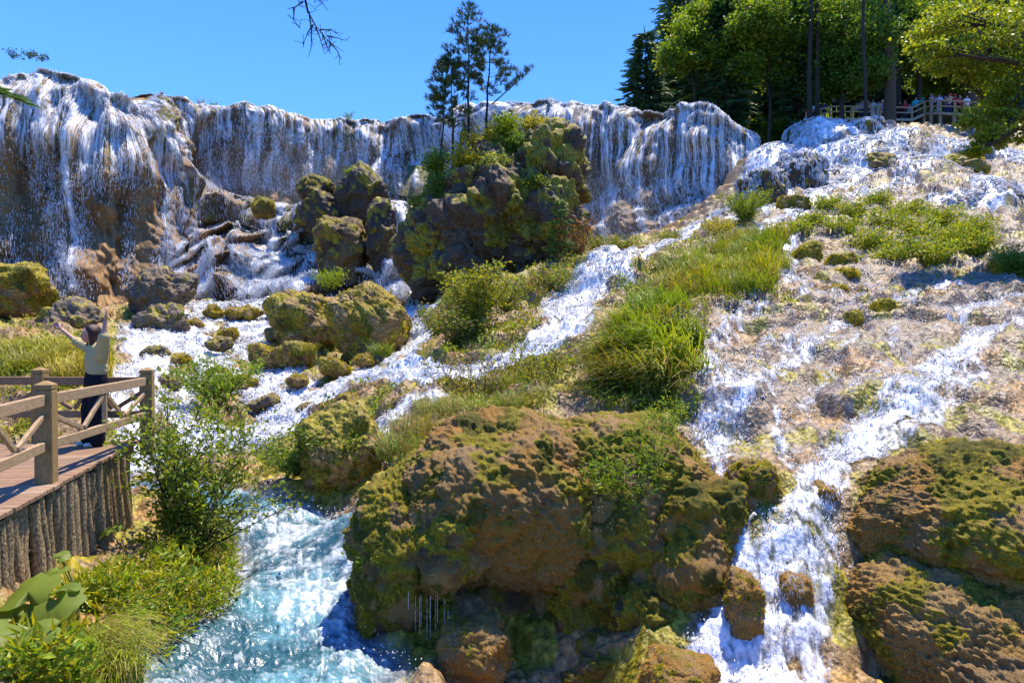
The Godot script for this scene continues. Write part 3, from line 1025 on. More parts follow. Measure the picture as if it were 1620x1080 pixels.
func build_water() -> void:
	# foam threads and flecks on the running water of the shoal
	var n_clump := noise(51, 1.1, 3)
	for j in wh:
		var z := GZ0 + j * WC
		var d := -z
		if d < 4.5 or d > 52.0:
			continue
		for i in ww:
			var k := j * ww + i
			var x := GX0 + i * WC
			var px := 810.0 + x / d * F
			if px < -60.0 or px > 1680.0:
				continue
			var m := wm[k]
			var fl := Vector2(wfx[k], wfz[k]).normalized()
			var rv := wr[k]
			var ex := 0.0
			if m < 0.05:
				if px > 1060.0 and d < 40.0 and d > 7.0:
					ex = 0.42 * ss(1060.0, 1150.0, px)       # the thin film over the open shoal
					fl = Vector2(-0.35, 1.0).normalized()
				else:
					continue
			var cl := n_clump.get_noise_3d((x * fl.x + z * fl.y) * 0.5, (x * -fl.y + z * fl.x) * 1.5, 0.0)
			var dens := maxf(m * clampf(0.42 + cl * 1.3, 0.0, 1.2), ex * clampf(0.4 + cl * 1.6, 0.0, 1.0))
			dens *= lerpf(1.0, 0.03, rv)
			var per := clampf(230.0 / d, 4.5, 24.0) * dens * (1.5 if m >= 0.05 else 1.3)
			var cnt := int(per) + (1 if rng.randf() < per - floorf(per) else 0)
			for q in cnt:
				var xx := x + rng.randf_range(-0.5, 0.5) * WC
				var zz := z + rng.randf_range(-0.5, 0.5) * WC
				var y := ground(xx, zz)
				var y2 := ground(xx + fl.x * 0.12, zz + fl.y * 0.12)
				var dir := Vector3(fl.x * 0.12, y2 - y, fl.y * 0.12).normalized()
				dir = (dir + Vector3(rng.randfn(), rng.randfn() * 0.6, rng.randfn()) * 0.22).normalized()
				y += relief(xx, zz, y) * (1.0 - 0.55 * m) * (1.0 - rv) + 0.03 + 0.05 * m + absf(rng.randfn()) * 0.035 * (m + 0.15)
				var s := clampf(d * 0.00075, 0.004, 0.032) * rng.randf_range(0.5, 1.4)
				if ex > 0.0:
					s *= 0.6
				strands.append(strand_basis(Vector3(xx, y, zz), dir, s * rng.randf_range(1.0, 4.0), s))
				var g := rng.randf_range(0.55, 0.8)
				strand_cols.append(Color(g * 0.97, g * 0.985, g))
	# drips under the overhang of the near mound
	for k in 420:
		var col := rng.randi() % 11
		var h := (col * 7919 + col * col * 31) % 100 / 100.0
		var px := 646.0 + col * 5.2 + h * 12.0
		var py := 936.0 + 14.0 * h + pow(rng.randf(), 0.8) * (26.0 + 52.0 * h)
		var p := P(px, py, 6.98 + h * 0.12)
		strands.append(strand_basis(p, Vector3.DOWN, rng.randf_range(0.004, 0.03), rng.randf_range(0.0015, 0.0035)))
		strand_cols.append(Color(0.7, 0.72, 0.74))
	for k in 240:
		var px := 856.0 + (rng.randi() % 9) * 3.4
		var p := P(px, rng.randf_range(802, 850), 7.25)
		strands.append(strand_basis(p, Vector3.DOWN, rng.randf_range(0.004, 0.03), rng.randf_range(0.0015, 0.0035)))
		strand_cols.append(Color(0.7, 0.72, 0.74))
	print("strands in all ", strands.size())
	var root := Node3D.new()
	root.name = numbered("falling_water")
	add_child(root, true)
	root.set_meta("kind", "structure")
	tag(root, "white threads and drops of water leaping over the rocks", "water")
	var mm := many("water_threads", drop_mesh(), M.foam, strands, strand_cols, root)
	mm.set_meta("kind", "stuff")

# the lip of the upper cliff above a pixel column
func crest_at(px: float) -> Vector3:
	for k in 900:
		var t := 0.42 + k * 0.00065
		if t < 1.0 and curve_px(UPPER_CREST, t) >= px:
			return cliff_point(UPPER_CREST, UPPER_FOOT, t, -0.02)
	return cliff_point(UPPER_CREST, UPPER_FOOT, 0.5, 0.0)

func mist(at: Vector3, size: Vector3, dens: float, label: String) -> void:
	var f := FogVolume.new()
	f.name = numbered("spray_mist")
	add_child(f, true)
	f.position = at
	f.size = size
	f.shape = RenderingServer.FOG_VOLUME_SHAPE_ELLIPSOID
	var m := FogMaterial.new()
	m.density = dens
	m.albedo = Color(0.95, 0.96, 0.98)
	f.material = m
	f.set_meta("kind", "stuff")
	tag(f, label, "mist")

func build_mist() -> void:
	for k in 3:
		var g := 1.0 - 0.28 * k
		mist(P(470, 290, 53.5), Vector3(18, 8, 4) * g, 0.008, "spray hanging before the upper curtain")
		mist(P(960, 345, 41.0), Vector3(8, 7, 4) * g, 0.008, "spray beside the outcrop under the right curtain")

# ---------------------------------------------------------------- the wooded hillside behind
func hill_y(x: float, z: float) -> float:
	# plateau level behind the crest, climbing to the right and back
	return lerpf(18.2, 20.9, ss(6.0, 26.0, x)) + ss(60.0, 135.0, -z) * 30.0 * ss(2.0, 30.0, x) + n_big.get_noise_2d(x * 0.3, z * 0.3) * 0.8

func build_hillside() -> void:
	var nu := 90
	var nv := 70
	var v := PackedVector3Array()
	var c := PackedColorArray()
	for j in nv:
		var z := lerpf(-170.0, -57.5, float(j) / (nv - 1))
		for i in nu:
			var x := lerpf(-130.0, 150.0, float(i) / (nu - 1))
			v.append(Vector3(x, hill_y(x, z) - (3.0 if j == nv - 1 else 0.0), z))
			var f := n_moss.get_noise_2d(x, z)
			c.append(Color(0.20, 0.21, 0.07).lerp(Color(0.30, 0.215, 0.125), clampf(0.5 + f, 0, 1)))
	var ix := grid_index(nu, nv)
	structure("hillside", arr_mesh(v, normals_of(v, ix), c, ix), M.rock, "dark forest floor rising behind the falls", "hillside")

# ---------------------------------------------------------------- boulders
# kind: 0 grey-brown crag, 1 mossy, 2 orange cauliflower travertine
func rock_mesh(r: Vector3, seed_: int, n: int, kind: int, o := {}) -> ArrayMesh:
	var size := (r.x + r.y + r.z) / 3.0
	var a1 := noise(seed_, 0.85 / size, 3)
	var a2 := cell(seed_ + 1, o.get("crag", 1.3) / size)
	var a3 := cell(seed_ + 2, o.get("knob", 5.0) / size)
	var a4 := cell(seed_ + 3, o.get("knob", 5.0) * 2.7 / size)
	var a5 := noise(seed_ + 4, 14.0 / size, 3)
	var mo := noise(seed_ + 5, 2.1 / size, 5)
	var ton := noise(seed_ + 6, 0.9 / size, 3)
	var rg := noise(seed_ + 8, 0.8 / size, 4)
	rg.fractal_type = FastNoiseLite.FRACTAL_RIDGED
	var cr := cell(seed_ + 7, o.get("crag", 1.3) * 1.6 / size)
	cr.cellular_return_type = FastNoiseLite.RETURN_DISTANCE2_SUB
	var pr := RandomNumberGenerator.new()
	pr.seed = seed_
	var planes := []
	for q in 18:
		planes.append([Vector3(pr.randfn(), pr.randfn() * 0.9, pr.randfn()).normalized(), pr.randf_range(0.70, 0.98)])
	var facet: float = o.get("facet", [0.92, 0.55, 0.0][kind])
	n = int(n * 0.8)
	var nu := n * 2
	var nv := n
	var v := PackedVector3Array()
	var c := PackedColorArray()
	v.resize(nu * nv)
	c.resize(nu * nv)
	var big: float = o.get("big", 0.28)
	var crag: float = o.get("crag_amp", 0.22)
	var knob: float = o.get("knob_amp", 0.06)
	var moss: float = o.get("moss", [0.30, -0.05, 0.12][kind])
	var under: float = o.get("under", 0.0)
	var box: float = o.get("box", 0.72)
	var wet: float = o.get("wet", 1.0)        # soaked rock is darker all over
	for j in nv:
		var th := PI * (j + 0.02) / (nv - 0.96)
		for i in nu:
			var ph := TAU * i / nu
			var dir := Vector3(cos(th), sin(th) * cos(ph), -sin(th) * sin(ph))
			# between a ball and a rounded block
			var q := Vector3(signf(dir.x) * pow(absf(dir.x), box), signf(dir.y) * pow(absf(dir.y), box), signf(dir.z) * pow(absf(dir.z), box))
			q = q * lerpf(1.0, 0.86, (1.0 - box) * 2.0)
			var p := Vector3(q.x * r.x, q.y * r.y, q.z * r.z)
			if facet > 0.0:
				var acc := 0.0
				for pl in planes:
					var dt: float = dir.dot(pl[0])
					if dt > 0.1:
						acc += pow(dt / pl[1], 14.0)
				var fr := 1.0 if acc <= 0.0 else minf(pow(acc, -1.0 / 14.0), 1.25)
				p = p.lerp(Vector3(dir.x * r.x, dir.y * r.y, dir.z * r.z) * fr, facet)
			if under > 0.0 and p.y < 0.0:
				var tk := 1.0 - under * ss(0.0, -r.y, p.y)
				p.x *= tk
				p.z *= tk
			var f := a1.get_noise_3dv(p)
			var g := knob(a2.get_noise_3dv(p))
			var h := knob(a3.get_noise_3dv(p + Vector3(f, f, -f) * size * 0.15))
			var h2 := knob(a4.get_noise_3dv(p))
			var e := a5.get_noise_3dv(p)
			var mm := mo.get_noise_3dv(p) + e * 0.18 + h * 0.15
			var mossy := ss(moss - 0.06, moss + 0.08, mm + dir.y * o.get("top", 0.22))
			if kind == 0:
				g = g * 0.5 + rg.get_noise_3d(p.x, p.y * 0.75, p.z) * 0.75
			var ck := 1.0 - ss(0.0, 0.22, cr.get_noise_3dv(p) + 1.0)
			var disp := f * big + g * crag + h * knob * (1.1 + mossy * 0.5) + h2 * knob * 0.62 + e * 0.035 - ck * (0.07 if kind == 0 else 0.035)
			p += dir * disp * size
			v[j * nu + i] = p
			var tn := ton.get_noise_3dv(p) + e * 0.25
			var base: Color
			if kind == 2:
				base = ORANGE.lerp(TAN, clampf(0.5 + tn * 1.6, 0, 1)).lerp(GREY, ss(0.1, 0.4, ton.get_noise_3dv(p * 1.7)) * 0.4)
			elif kind == 1:
				base = TAN.lerp(BROWN, clampf(0.38 + tn * 1.5, 0, 1))
			else:
				base = (Color(0.26, 0.15, 0.07) if o.get("warm", 0.0) > 0.0 else Color(0.22, 0.175, 0.13)).lerp(BROWN, clampf(0.45 + tn * 1.5, 0, 1)).lerp(GREY, ss(0.15, 0.4, e + g * 0.6) * 0.6)
			var mc := MOSS.lerp(MOSS_YELLOW, clampf(0.45 + e * 1.1 + tn * 0.9, 0, 1)).lerp(MOSS_DARK, ss(0.15, 0.45, -tn + f * 0.4) * 0.6)
			if o.get("gold", 0.0) > 0.0:
				mc = mc.lerp(Color(0.34, 0.20, 0.015), ss(0.0, 0.3, ton.get_noise_3dv(p * 1.3 + Vector3(5, 0, 0))) * o.gold)
			if wet < 1.0:
				base = Color(base.r * wet, base.g * wet, base.b * wet)
			c[j * nu + i] = base.lerp(mc, mossy)
	var ix := grid_index(nu, nv, true)
	# orientation check: flip when normals point inward
	var nn := normals_of(v, ix)
	var s := 0.0
	for k in range(0, v.size(), 37):
		s += nn[k].dot(v[k])
	if s < 0.0:
		for k in range(0, ix.size(), 3):
			var t := ix[k + 1]
			ix[k + 1] = ix[k + 2]
			ix[k + 2] = t
		for k in nn.size():
			nn[k] = -nn[k]
	return arr_mesh(v, nn, c, ix)

# x0,y0,x1,y1: the box in the photograph; d: depth of its middle
func rock(called: String, box: Array, d: float, deep: float, kind: int, seed_: int, n: int, label: String, o := {}) -> MeshInstance3D:
	var c := P((box[0] + box[2]) * 0.5, (box[1] + box[3]) * 0.5, d)
	var r := Vector3((box[2] - box[0]) * 0.5 * d / F, (box[3] - box[1]) * 0.5 * d / F, deep)
	var m := rock_mesh(r, seed_, n, kind, o)
	var w := put(called, m, M.near_rock if d < 11.0 else M.rock, null, c)
	w.rotation.y = o.get("turn", 0.0)
	w.rotation.z = o.get("tilt", 0.0)
	tag(w, label, o.get("category", "boulder"), o.get("group", ""))
	if kind > 0:
		moss_pile(w, int(n * (34 if d < 11.0 else 14)), clampf(d * 0.0045, 0.032, 0.13))
	return w

# short moss and crust standing up from a rock, coloured like the patch it grows on
func moss_pile(o: MeshInstance3D, n: int, size := 0.034) -> void:
	var a := o.mesh.surface_get_arrays(0)
	var v: PackedVector3Array = a[Mesh.ARRAY_VERTEX]
	var nn: PackedVector3Array = a[Mesh.ARRAY_NORMAL]
	var c: PackedColorArray = a[Mesh.ARRAY_COLOR]
	var xf := []
	var cc := PackedColorArray()
	for k in n:
		var i := rng.randi() % v.size()
		var g := nn[i]
		if g.z < -0.5:
			continue
		var col := c[i]
		var green := col.g > col.r * 0.72 and col.b < 0.1
		if not green and rng.randf() < 0.55:
			continue
		var s := size * rng.randf_range(0.5, 1.3) * (1.0 if green else 0.7)
		xf.append(leaf_xf(v[i] - g * s * 0.25, g + Vector3(rng.randfn(), rng.randfn() - 0.3, rng.randfn()) * 0.35, s))
		var w := rng.randf_range(0.85, 1.45)
		cc.append(Color(col.r * w, col.g * w, col.b * w))
	many("moss", L.pile, M.grass, xf, cc, o)

func build_rocks() -> void:
	# the tall outcrop with pines in front of the falls
	var oc := thing("rock_outcrop", "tall brown rock outcrop topped with pines and yellow shrubs in front of the falls", "rock outcrop", P(780, 500, 31.0))
	for l in [[[672, 250, 905, 480], 31.5, 3.2, 600, 220, 0.13, -0.25], [[775, 200, 908, 400], 31.8, 2.2, 601, 150, 0.0, -0.35], [[644, 320, 800, 505], 30.6, 2.2, 602, 150, 0.10, 0.3], [[790, 300, 932, 450], 30.6, 1.8, 603, 130, 0.2, 0.15], [[690, 270, 800, 380], 31.0, 1.8, 604, 110, 0.1, 0.35]]:
		var bb: Array = l[0]
		var cc := P((bb[0] + bb[2]) * 0.5, (bb[1] + bb[3]) * 0.5, l[1])
		var lobe := put("rock_face", rock_mesh(Vector3((bb[2] - bb[0]) * 0.5 * l[1] / F, (bb[3] - bb[1]) * 0.5 * l[1] / F, l[2]), l[3], l[4], 0, {"moss": 0.14, "big": 0.34, "crag_amp": 0.26, "crag": 1.8, "knob_amp": 0.028, "knob": 11.0, "under": 0.12, "facet": 0.8, "warm": 1.0, "top": 0.3, "wet": 0.62}), M.rock, oc, cc - oc.position)
		lobe.rotation.z = l[6]
	rock("boulder", [-30, 412, 72, 505], 27.0, 1.5, 1, 610, 90, "round yellow-moss boulder left of the misty fall", {"moss": -0.1, "top": 0.5, "gold": 0.35})
	rock("boulder", [60, 484, 152, 545], 26.0, 1.0, 0, 611, 80, "flat brown boulder behind the raised arm of the woman", {})
	rock("boulder", [-20, 490, 80, 540], 27.5, 1.0, 0, 612, 70, "low brown slab under the round mossy boulder", {})
	rock("boulder", [198, 424, 308, 502], 31.0, 1.2, 0, 613, 100, "pointed pale grey boulder at the foot of the cliff", {"crag_amp": 0.32, "moss": 0.5})
	rock("boulder", [218, 486, 296, 535], 27.0, 0.8, 0, 614, 80, "grey boulder with a tuft of moss in white water", {"moss": 0.2})
	rock("boulder", [472, 282, 532, 326], 43.5, 0.9, 1, 615, 70, "moss-capped boulder on the middle step of the falls", {"wet": 0.5, "top": 0.5, "moss": 0.3})
	rock("boulder", [534, 272, 612, 350], 43.0, 1.2, 0, 616, 90, "largest block of rock on the middle step of the falls", {"wet": 0.5, "moss": 0.34, "top": 0.5, "crag_amp": 0.34})
	rock("boulder", [576, 318, 622, 420], 38.5, 0.9, 0, 617, 80, "upright dark rock beside the right-hand lower fall", {"wet": 0.5, "crag_amp": 0.3})
	rock("boulder", [470, 305, 540, 380], 42.5, 1.0, 0, 618, 80, "sloping dark rock below the moss-capped boulder", {"wet": 0.5, "tilt": 0.6, "moss": 0.2})
	rock("boulder", [498, 338, 578, 455], 39.0, 1.4, 1, 619, 110, "big dark mossy rock parting the lower falls", {"wet": 0.5, "moss": 0.28, "crag_amp": 0.3})
	rock("boulder", [398, 312, 432, 345], 44.5, 0.6, 1, 620, 50, "small green boulder on the lip of the lower falls", {"wet": 0.5, "moss": 0.0})
	rock("mossy_islet", [520, 452, 642, 580], 24.0, 1.3, 1, 621, 130, "mossy green and gold rock islet at the bend of the stream", {"moss": -0.12, "gold": 0.5, "category": "rock"})
	rock("mossy_islet", [428, 462, 540, 560], 26.0, 1.2, 1, 622, 110, "brown and mossy rock beside the green and gold islet", {"moss": 0.02, "gold": 0.35, "category": "rock"})
	for b in [[[440, 540, 500, 580], 22.0, 623, "low brown rock upstream of the rapids"], [[392, 545, 440, 580], 22.0, 624, "small mossy rock with a flat top in the rapids"], [[505, 568, 548, 596], 20.0, 625, "small square mossy rock under the islet"], [[362, 485, 412, 505], 31.0, 626, "low grey rock at the foot of the middle fall"], [[324, 484, 350, 505], 31.0, 627, "little grey rock at the foot of the left fall"], [[420, 470, 470, 505], 31.5, 628, "rounded wet rock in the spray of the middle fall"], [[532, 622, 572, 660], 15.5, 629, "small dark mossy rock above the little side fall"], [[360, 590, 402, 625], 19.5, 630, "mossy green rock behind the tall willow"]]:
		rock("rapids_rock", b[0], b[1], (b[0][2] - b[0][0]) * 0.5 * b[1] / F, 1, b[2], 50, b[3], {"moss": 0.12, "gold": 0.3, "category": "rock", "facet": 0.95, "crag_amp": 0.4, "wet": 0.75})
	var spots := [[[225, 548, 262, 572], 22.0, "small mossy rock where the left rapids turn"], [[268, 560, 300, 580], 21.5, "small grey rock in the left rapids"], [[330, 535, 362, 556], 23.5, "low mossy rock below the middle fall"], [[290, 505, 322, 524], 28.5, "flat wet rock close under the left fall"], [[420, 520, 452, 540], 25.5, "small brown rock beside the brown and mossy islet"], [[455, 592, 486, 612], 19.0, "half-sunk mossy rock in the white bend"], [[400, 625, 440, 652], 17.5, "mossy rock splitting the white bend"], [[330, 580, 360, 600], 20.5, "half-sunk grey rock behind the willow"], [[470, 640, 500, 660], 16.5, "small dark rock at the top of the long rapids"], [[560, 560, 590, 580], 21.5, "small golden mossy rock in front of the islet"], [[630, 585, 665, 606], 18.5, "low mossy rock where two streams meet"], [[680, 570, 712, 592], 19.0, "brown rock at the stream bend under the outcrop"], [[255, 595, 290, 618], 18.5, "low mossy rock beyond the far deck post"], [[345, 520, 372, 536], 26.0, "small round rock in the spray"]]
	for q in spots.size():
		var b: Array = spots[q]
		rock("rapids_rock", b[0], b[1], (b[0][2] - b[0][0]) * 0.55 * b[1] / F, q % 2, 690 + q * 11, 44, b[2], {"moss": 0.18, "gold": 0.3, "category": "rock", "facet": 0.95, "crag_amp": 0.4, "wet": 0.75})
	rock("mossy_islet", [478, 655, 612, 800], 12.4, 0.75, 1, 631, 120, "bushy dark green islet between the little side fall and the turquoise stream", {"moss": -0.1, "category": "rock"})
	drape(rock("boulder", [1166, 272, 1240, 362], 34.0, 1.3, 0, 641, 90, "dark wet boulder with water sheeting over it beside the lime shrub", {"moss": 0.4, "facet": 0.2, "warm": 1.0, "wet": 0.6}), 2400, 0.3)
	drape(rock("boulder", [1220, 248, 1304, 352], 36.5, 1.5, 0, 642, 110, "larger dark wet boulder under a thin sheet of water behind the lime shrub", {"moss": 0.4, "facet": 0.2, "warm": 1.0, "wet": 0.6}), 4200, 0.25)
	drape(rock("boulder", [1318, 196, 1402, 262], 45.0, 1.7, 0, 643, 90, "dark dome of rock under white water below the far walkway", {"moss": 0.4, "facet": 0.15, "warm": 1.0}), 2200, 0.25)
	drape(rock("boulder", [1248, 196, 1312, 240], 46.0, 1.5, 0, 644, 80, "low dome of rock under white water beside the last of the falls", {"moss": 0.4, "facet": 0.15}), 1600, 0.25)
	drape(rock("boulder", [1498, 232, 1562, 270], 41.0, 1.3, 0, 645, 70, "rounded grey rock washed by the torrent", {"moss": 0.5, "facet": 0.15}), 900, 0.3)
	rock("boulder", [1360, 244, 1440, 292], 38.0, 1.2, 1, 646, 80, "moss-topped grey rock at the edge of the torrent", {"moss": 0.1})
	rock("boulder", [1462, 246, 1556, 300], 37.0, 1.4, 1, 647, 80, "long green moss-covered rock at the edge of the torrent", {"moss": -0.05})
	drape(rock("boulder", [1420, 262, 1490, 306], 36.0, 1.1, 0, 648, 70, "pale wet rock between two mossy ones beside the torrent", {"moss": 0.5, "facet": 0.3}), 700, 0.3)
	drape(rock("boulder", [1535, 300, 1615, 345], 31.0, 1.2, 0, 649, 70, "broad wet rock with white water on both sides above the thicket", {"moss": 0.4, "facet": 0.2}), 900, 0.3)
	rock("boulder", [1232, 308, 1282, 345], 31.5, 0.6, 1, 632, 60, "small dark mossy boulder below the right-hand domes", {"moss": 0.05})
	for b in [[[1258, 385, 1300, 420], 23.5, 633], [[1308, 400, 1352, 428], 22.5, 634], [[1318, 425, 1358, 444], 21.0, 640]]:
		rock("moss_cushion", b[0], b[1], (b[0][2] - b[0][0]) * 0.5 * b[1] / F, 1, b[2], 50, "dark green moss cushion with water running round it", {"moss": -0.3, "category": "moss", "group": "moss cushions below the yellow thicket"})
	rock("moss_cushion", [1316, 450, 1340, 468], 18.5, 0.22, 1, 635, 40, "lone small golden moss cushion high on the bare shoal", {"moss": -0.4, "gold": 1.0, "category": "moss"})
	rock("moss_cushion", [1332, 492, 1364, 532], 15.2, 0.3, 1, 636, 60, "golden brown moss cushion beside a darker one on the shoal", {"moss": -0.3, "gold": 0.9, "category": "moss"})
	rock("moss_cushion", [1382, 476, 1418, 502], 16.0, 0.3, 1, 637, 60, "dark green moss cushion beside a golden one on the shoal", {"moss": -0.4, "category": "moss"})
	rock("moss_cushion", [1576, 400, 1650, 452], 20.5, 0.7, 1, 638, 60, "large dark green cushion at the edge of the shoal", {"moss": -0.3, "category": "moss"})
	# the near mound: one thing of several overlapping lobes
	var mound := thing("travertine_mound", "great overhanging mound of tan travertine and moss beside the turquoise stream", "rock mound", P(850, 1070, 7.4))
	var lobes := [
		[805, 775, 8.75, Vector3(1.36, 0.98, 1.75), 2, 650, 240, {"moss": 0.24, "knob_amp": 0.05, "knob": 14.0, "box": 0.85, "crag_amp": 0.15, "big": 0.18}],
		[965, 770, 8.9, Vector3(1.3, 0.9, 1.6), 2, 651, 220, {"moss": 0.20, "knob_amp": 0.05, "knob": 14.0, "box": 0.85, "crag_amp": 0.15, "big": 0.18}],
		[770, 800, 7.75, Vector3(0.75, 0.5, 0.75), 2, 663, 170, {"moss": 0.18, "knob_amp": 0.11, "knob": 8.0, "under": 0.3}],
		[706, 868, 7.35, Vector3(0.48, 0.5, 0.5), 1, 652, 130, {"moss": 0.08, "knob_amp": 0.09, "under": 0.3}],
		[640, 860, 7.8, Vector3(0.42, 0.95, 0.8), 1, 653, 160, {"moss": -0.1, "knob_amp": 0.09, "knob": 6.0}],
		[612, 930, 7.6, Vector3(0.34, 0.6, 0.5), 1, 654, 110, {"moss": -0.1, "knob_amp": 0.1}],
		[890, 950, 8.2, Vector3(0.9, 1.1, 0.7), 1, 655, 150, {"moss": 0.12, "knob_amp": 0.08, "crag_amp": 0.3}],
		[760, 1000, 8.0, Vector3(0.8, 0.8, 0.5), 1, 656, 130, {"moss": 0.35, "knob_amp": 0.08}],
		[752, 1030, 6.9, Vector3(0.36, 0.3, 0.35), 2, 657, 90, {"moss": 0.4, "knob_amp": 0.08}],
		[985, 845, 8.2, Vector3(0.75, 0.75, 0.95), 1, 658, 160, {"moss": 0.0, "knob_amp": 0.1, "gold": 0.25}],
		[1075, 870, 8.05, Vector3(0.68, 0.9, 1.0), 2, 659, 190, {"moss": 0.10, "knob_amp": 0.1, "gold": 0.3}],
		[935, 955, 7.75, Vector3(0.55, 0.6, 0.55), 1, 660, 130, {"moss": -0.1, "knob_amp": 0.12, "gold": 0.3, "crag_amp": 0.35, "big": 0.4}],
		[1035, 1000, 7.55, Vector3(0.65, 0.75, 0.6), 1, 661, 140, {"moss": -0.02, "knob_amp": 0.1, "crag_amp": 0.35, "big": 0.4}],
		[1095, 985, 7.4, Vector3(0.42, 0.6, 0.5), 2, 664, 120, {"moss": 0.2, "knob_amp": 0.1, "crag_amp": 0.3, "big": 0.4}],
		[930, 1075, 7.3, Vector3(0.6, 0.4, 0.5), 1, 662, 100, {"moss": 0.1, "knob_amp": 0.1, "big": 0.4}]]
	for l in lobes:
		moss_pile(put("rock_lobe", rock_mesh(l[3], l[5], l[6], l[4], l[7]), M.near_rock, mound, P(l[0], l[1], l[2]) - mound.position), int(l[6] * 34))
	rock("boulder", [1335, 700, 1700, 935], 7.7, 1.5, 2, 670, 230, "large mossy boulder overhanging another beside the white chute", {"moss": 0.10, "big": 0.2, "crag_amp": 0.12, "knob_amp": 0.042, "knob": 22.0, "under": 0.1, "tilt": 0.05, "box": 0.95, "facet": 0.15})
	rock("boulder", [1545, 865, 1650, 930], 6.5, 0.3, 1, 672, 80, "small bright green moss cushion under the overhanging boulder", {"moss": -0.4, "category": "moss", "knob_amp": 0.1})
	rock("boulder", [1325, 905, 1720, 1150], 6.9, 1.3, 2, 671, 230, "long tan boulder with mossy end lying under the overhanging one", {"moss": 0.2, "big": 0.22, "crag_amp": 0.14, "knob_amp": 0.042, "knob": 22.0, "tilt": -0.22, "under": 0.2, "box": 0.9})
	rock("boulder", [1150, 728, 1232, 830], 7.9, 0.3, 2, 673, 100, "orange mossy rock between the two arms of the near cascade", {"moss": 0.1, "knob_amp": 0.09})
	drape(rock("boulder", [1282, 760, 1322, 830], 7.75, 0.2, 2, 676, 80, "small orange rock splitting the near cascade high up", {"moss": 0.5, "knob_amp": 0.07}), 160, 0.4)
	drape(rock("boulder", [1235, 905, 1282, 985], 6.9, 0.2, 2, 677, 80, "small wet orange rock low in the near cascade", {"moss": 0.6, "knob_amp": 0.07}), 200, 0.4)
	rock("boulder", [1148, 905, 1205, 1030], 6.8, 0.22, 2, 674, 90, "narrow orange rock at the foot of the near cascade", {"moss": 0.4, "knob_amp": 0.1})
	rock("boulder", [1015, 1035, 1130, 1110], 6.1, 0.35, 2, 675, 90, "wet orange rock at the bottom of the near cascade", {"moss": 0.4})

# ---------------------------------------------------------------- plants
var L := {}          # shared leaf meshes

func flat_mesh(tris: Array) -> ArrayMesh:
	var v := PackedVector3Array()
	var ix := PackedInt32Array()
	for t in tris:
		for p in t:
			ix.append(v.size())
			v.append(p)
	return arr_mesh(v, normals_of(v, ix), PackedColorArray(), ix)

func leaf_tris(at: Vector3, dir: Vector3, side: Vector3, ln: float, wd: float) -> Array:
	var up := side.cross(dir).normalized()
	var tip := at + dir * ln - up * ln * 0.12
	var mid := at + dir * ln * 0.48 + up * ln * 0.06
	var l := at + dir * ln * 0.42 - side * wd + up * ln * 0.12
	var r := at + dir * ln * 0.42 + side * wd + up * ln * 0.12
	return [[at, l, mid], [l, tip, mid], [at, mid, r], [mid, tip, r]]

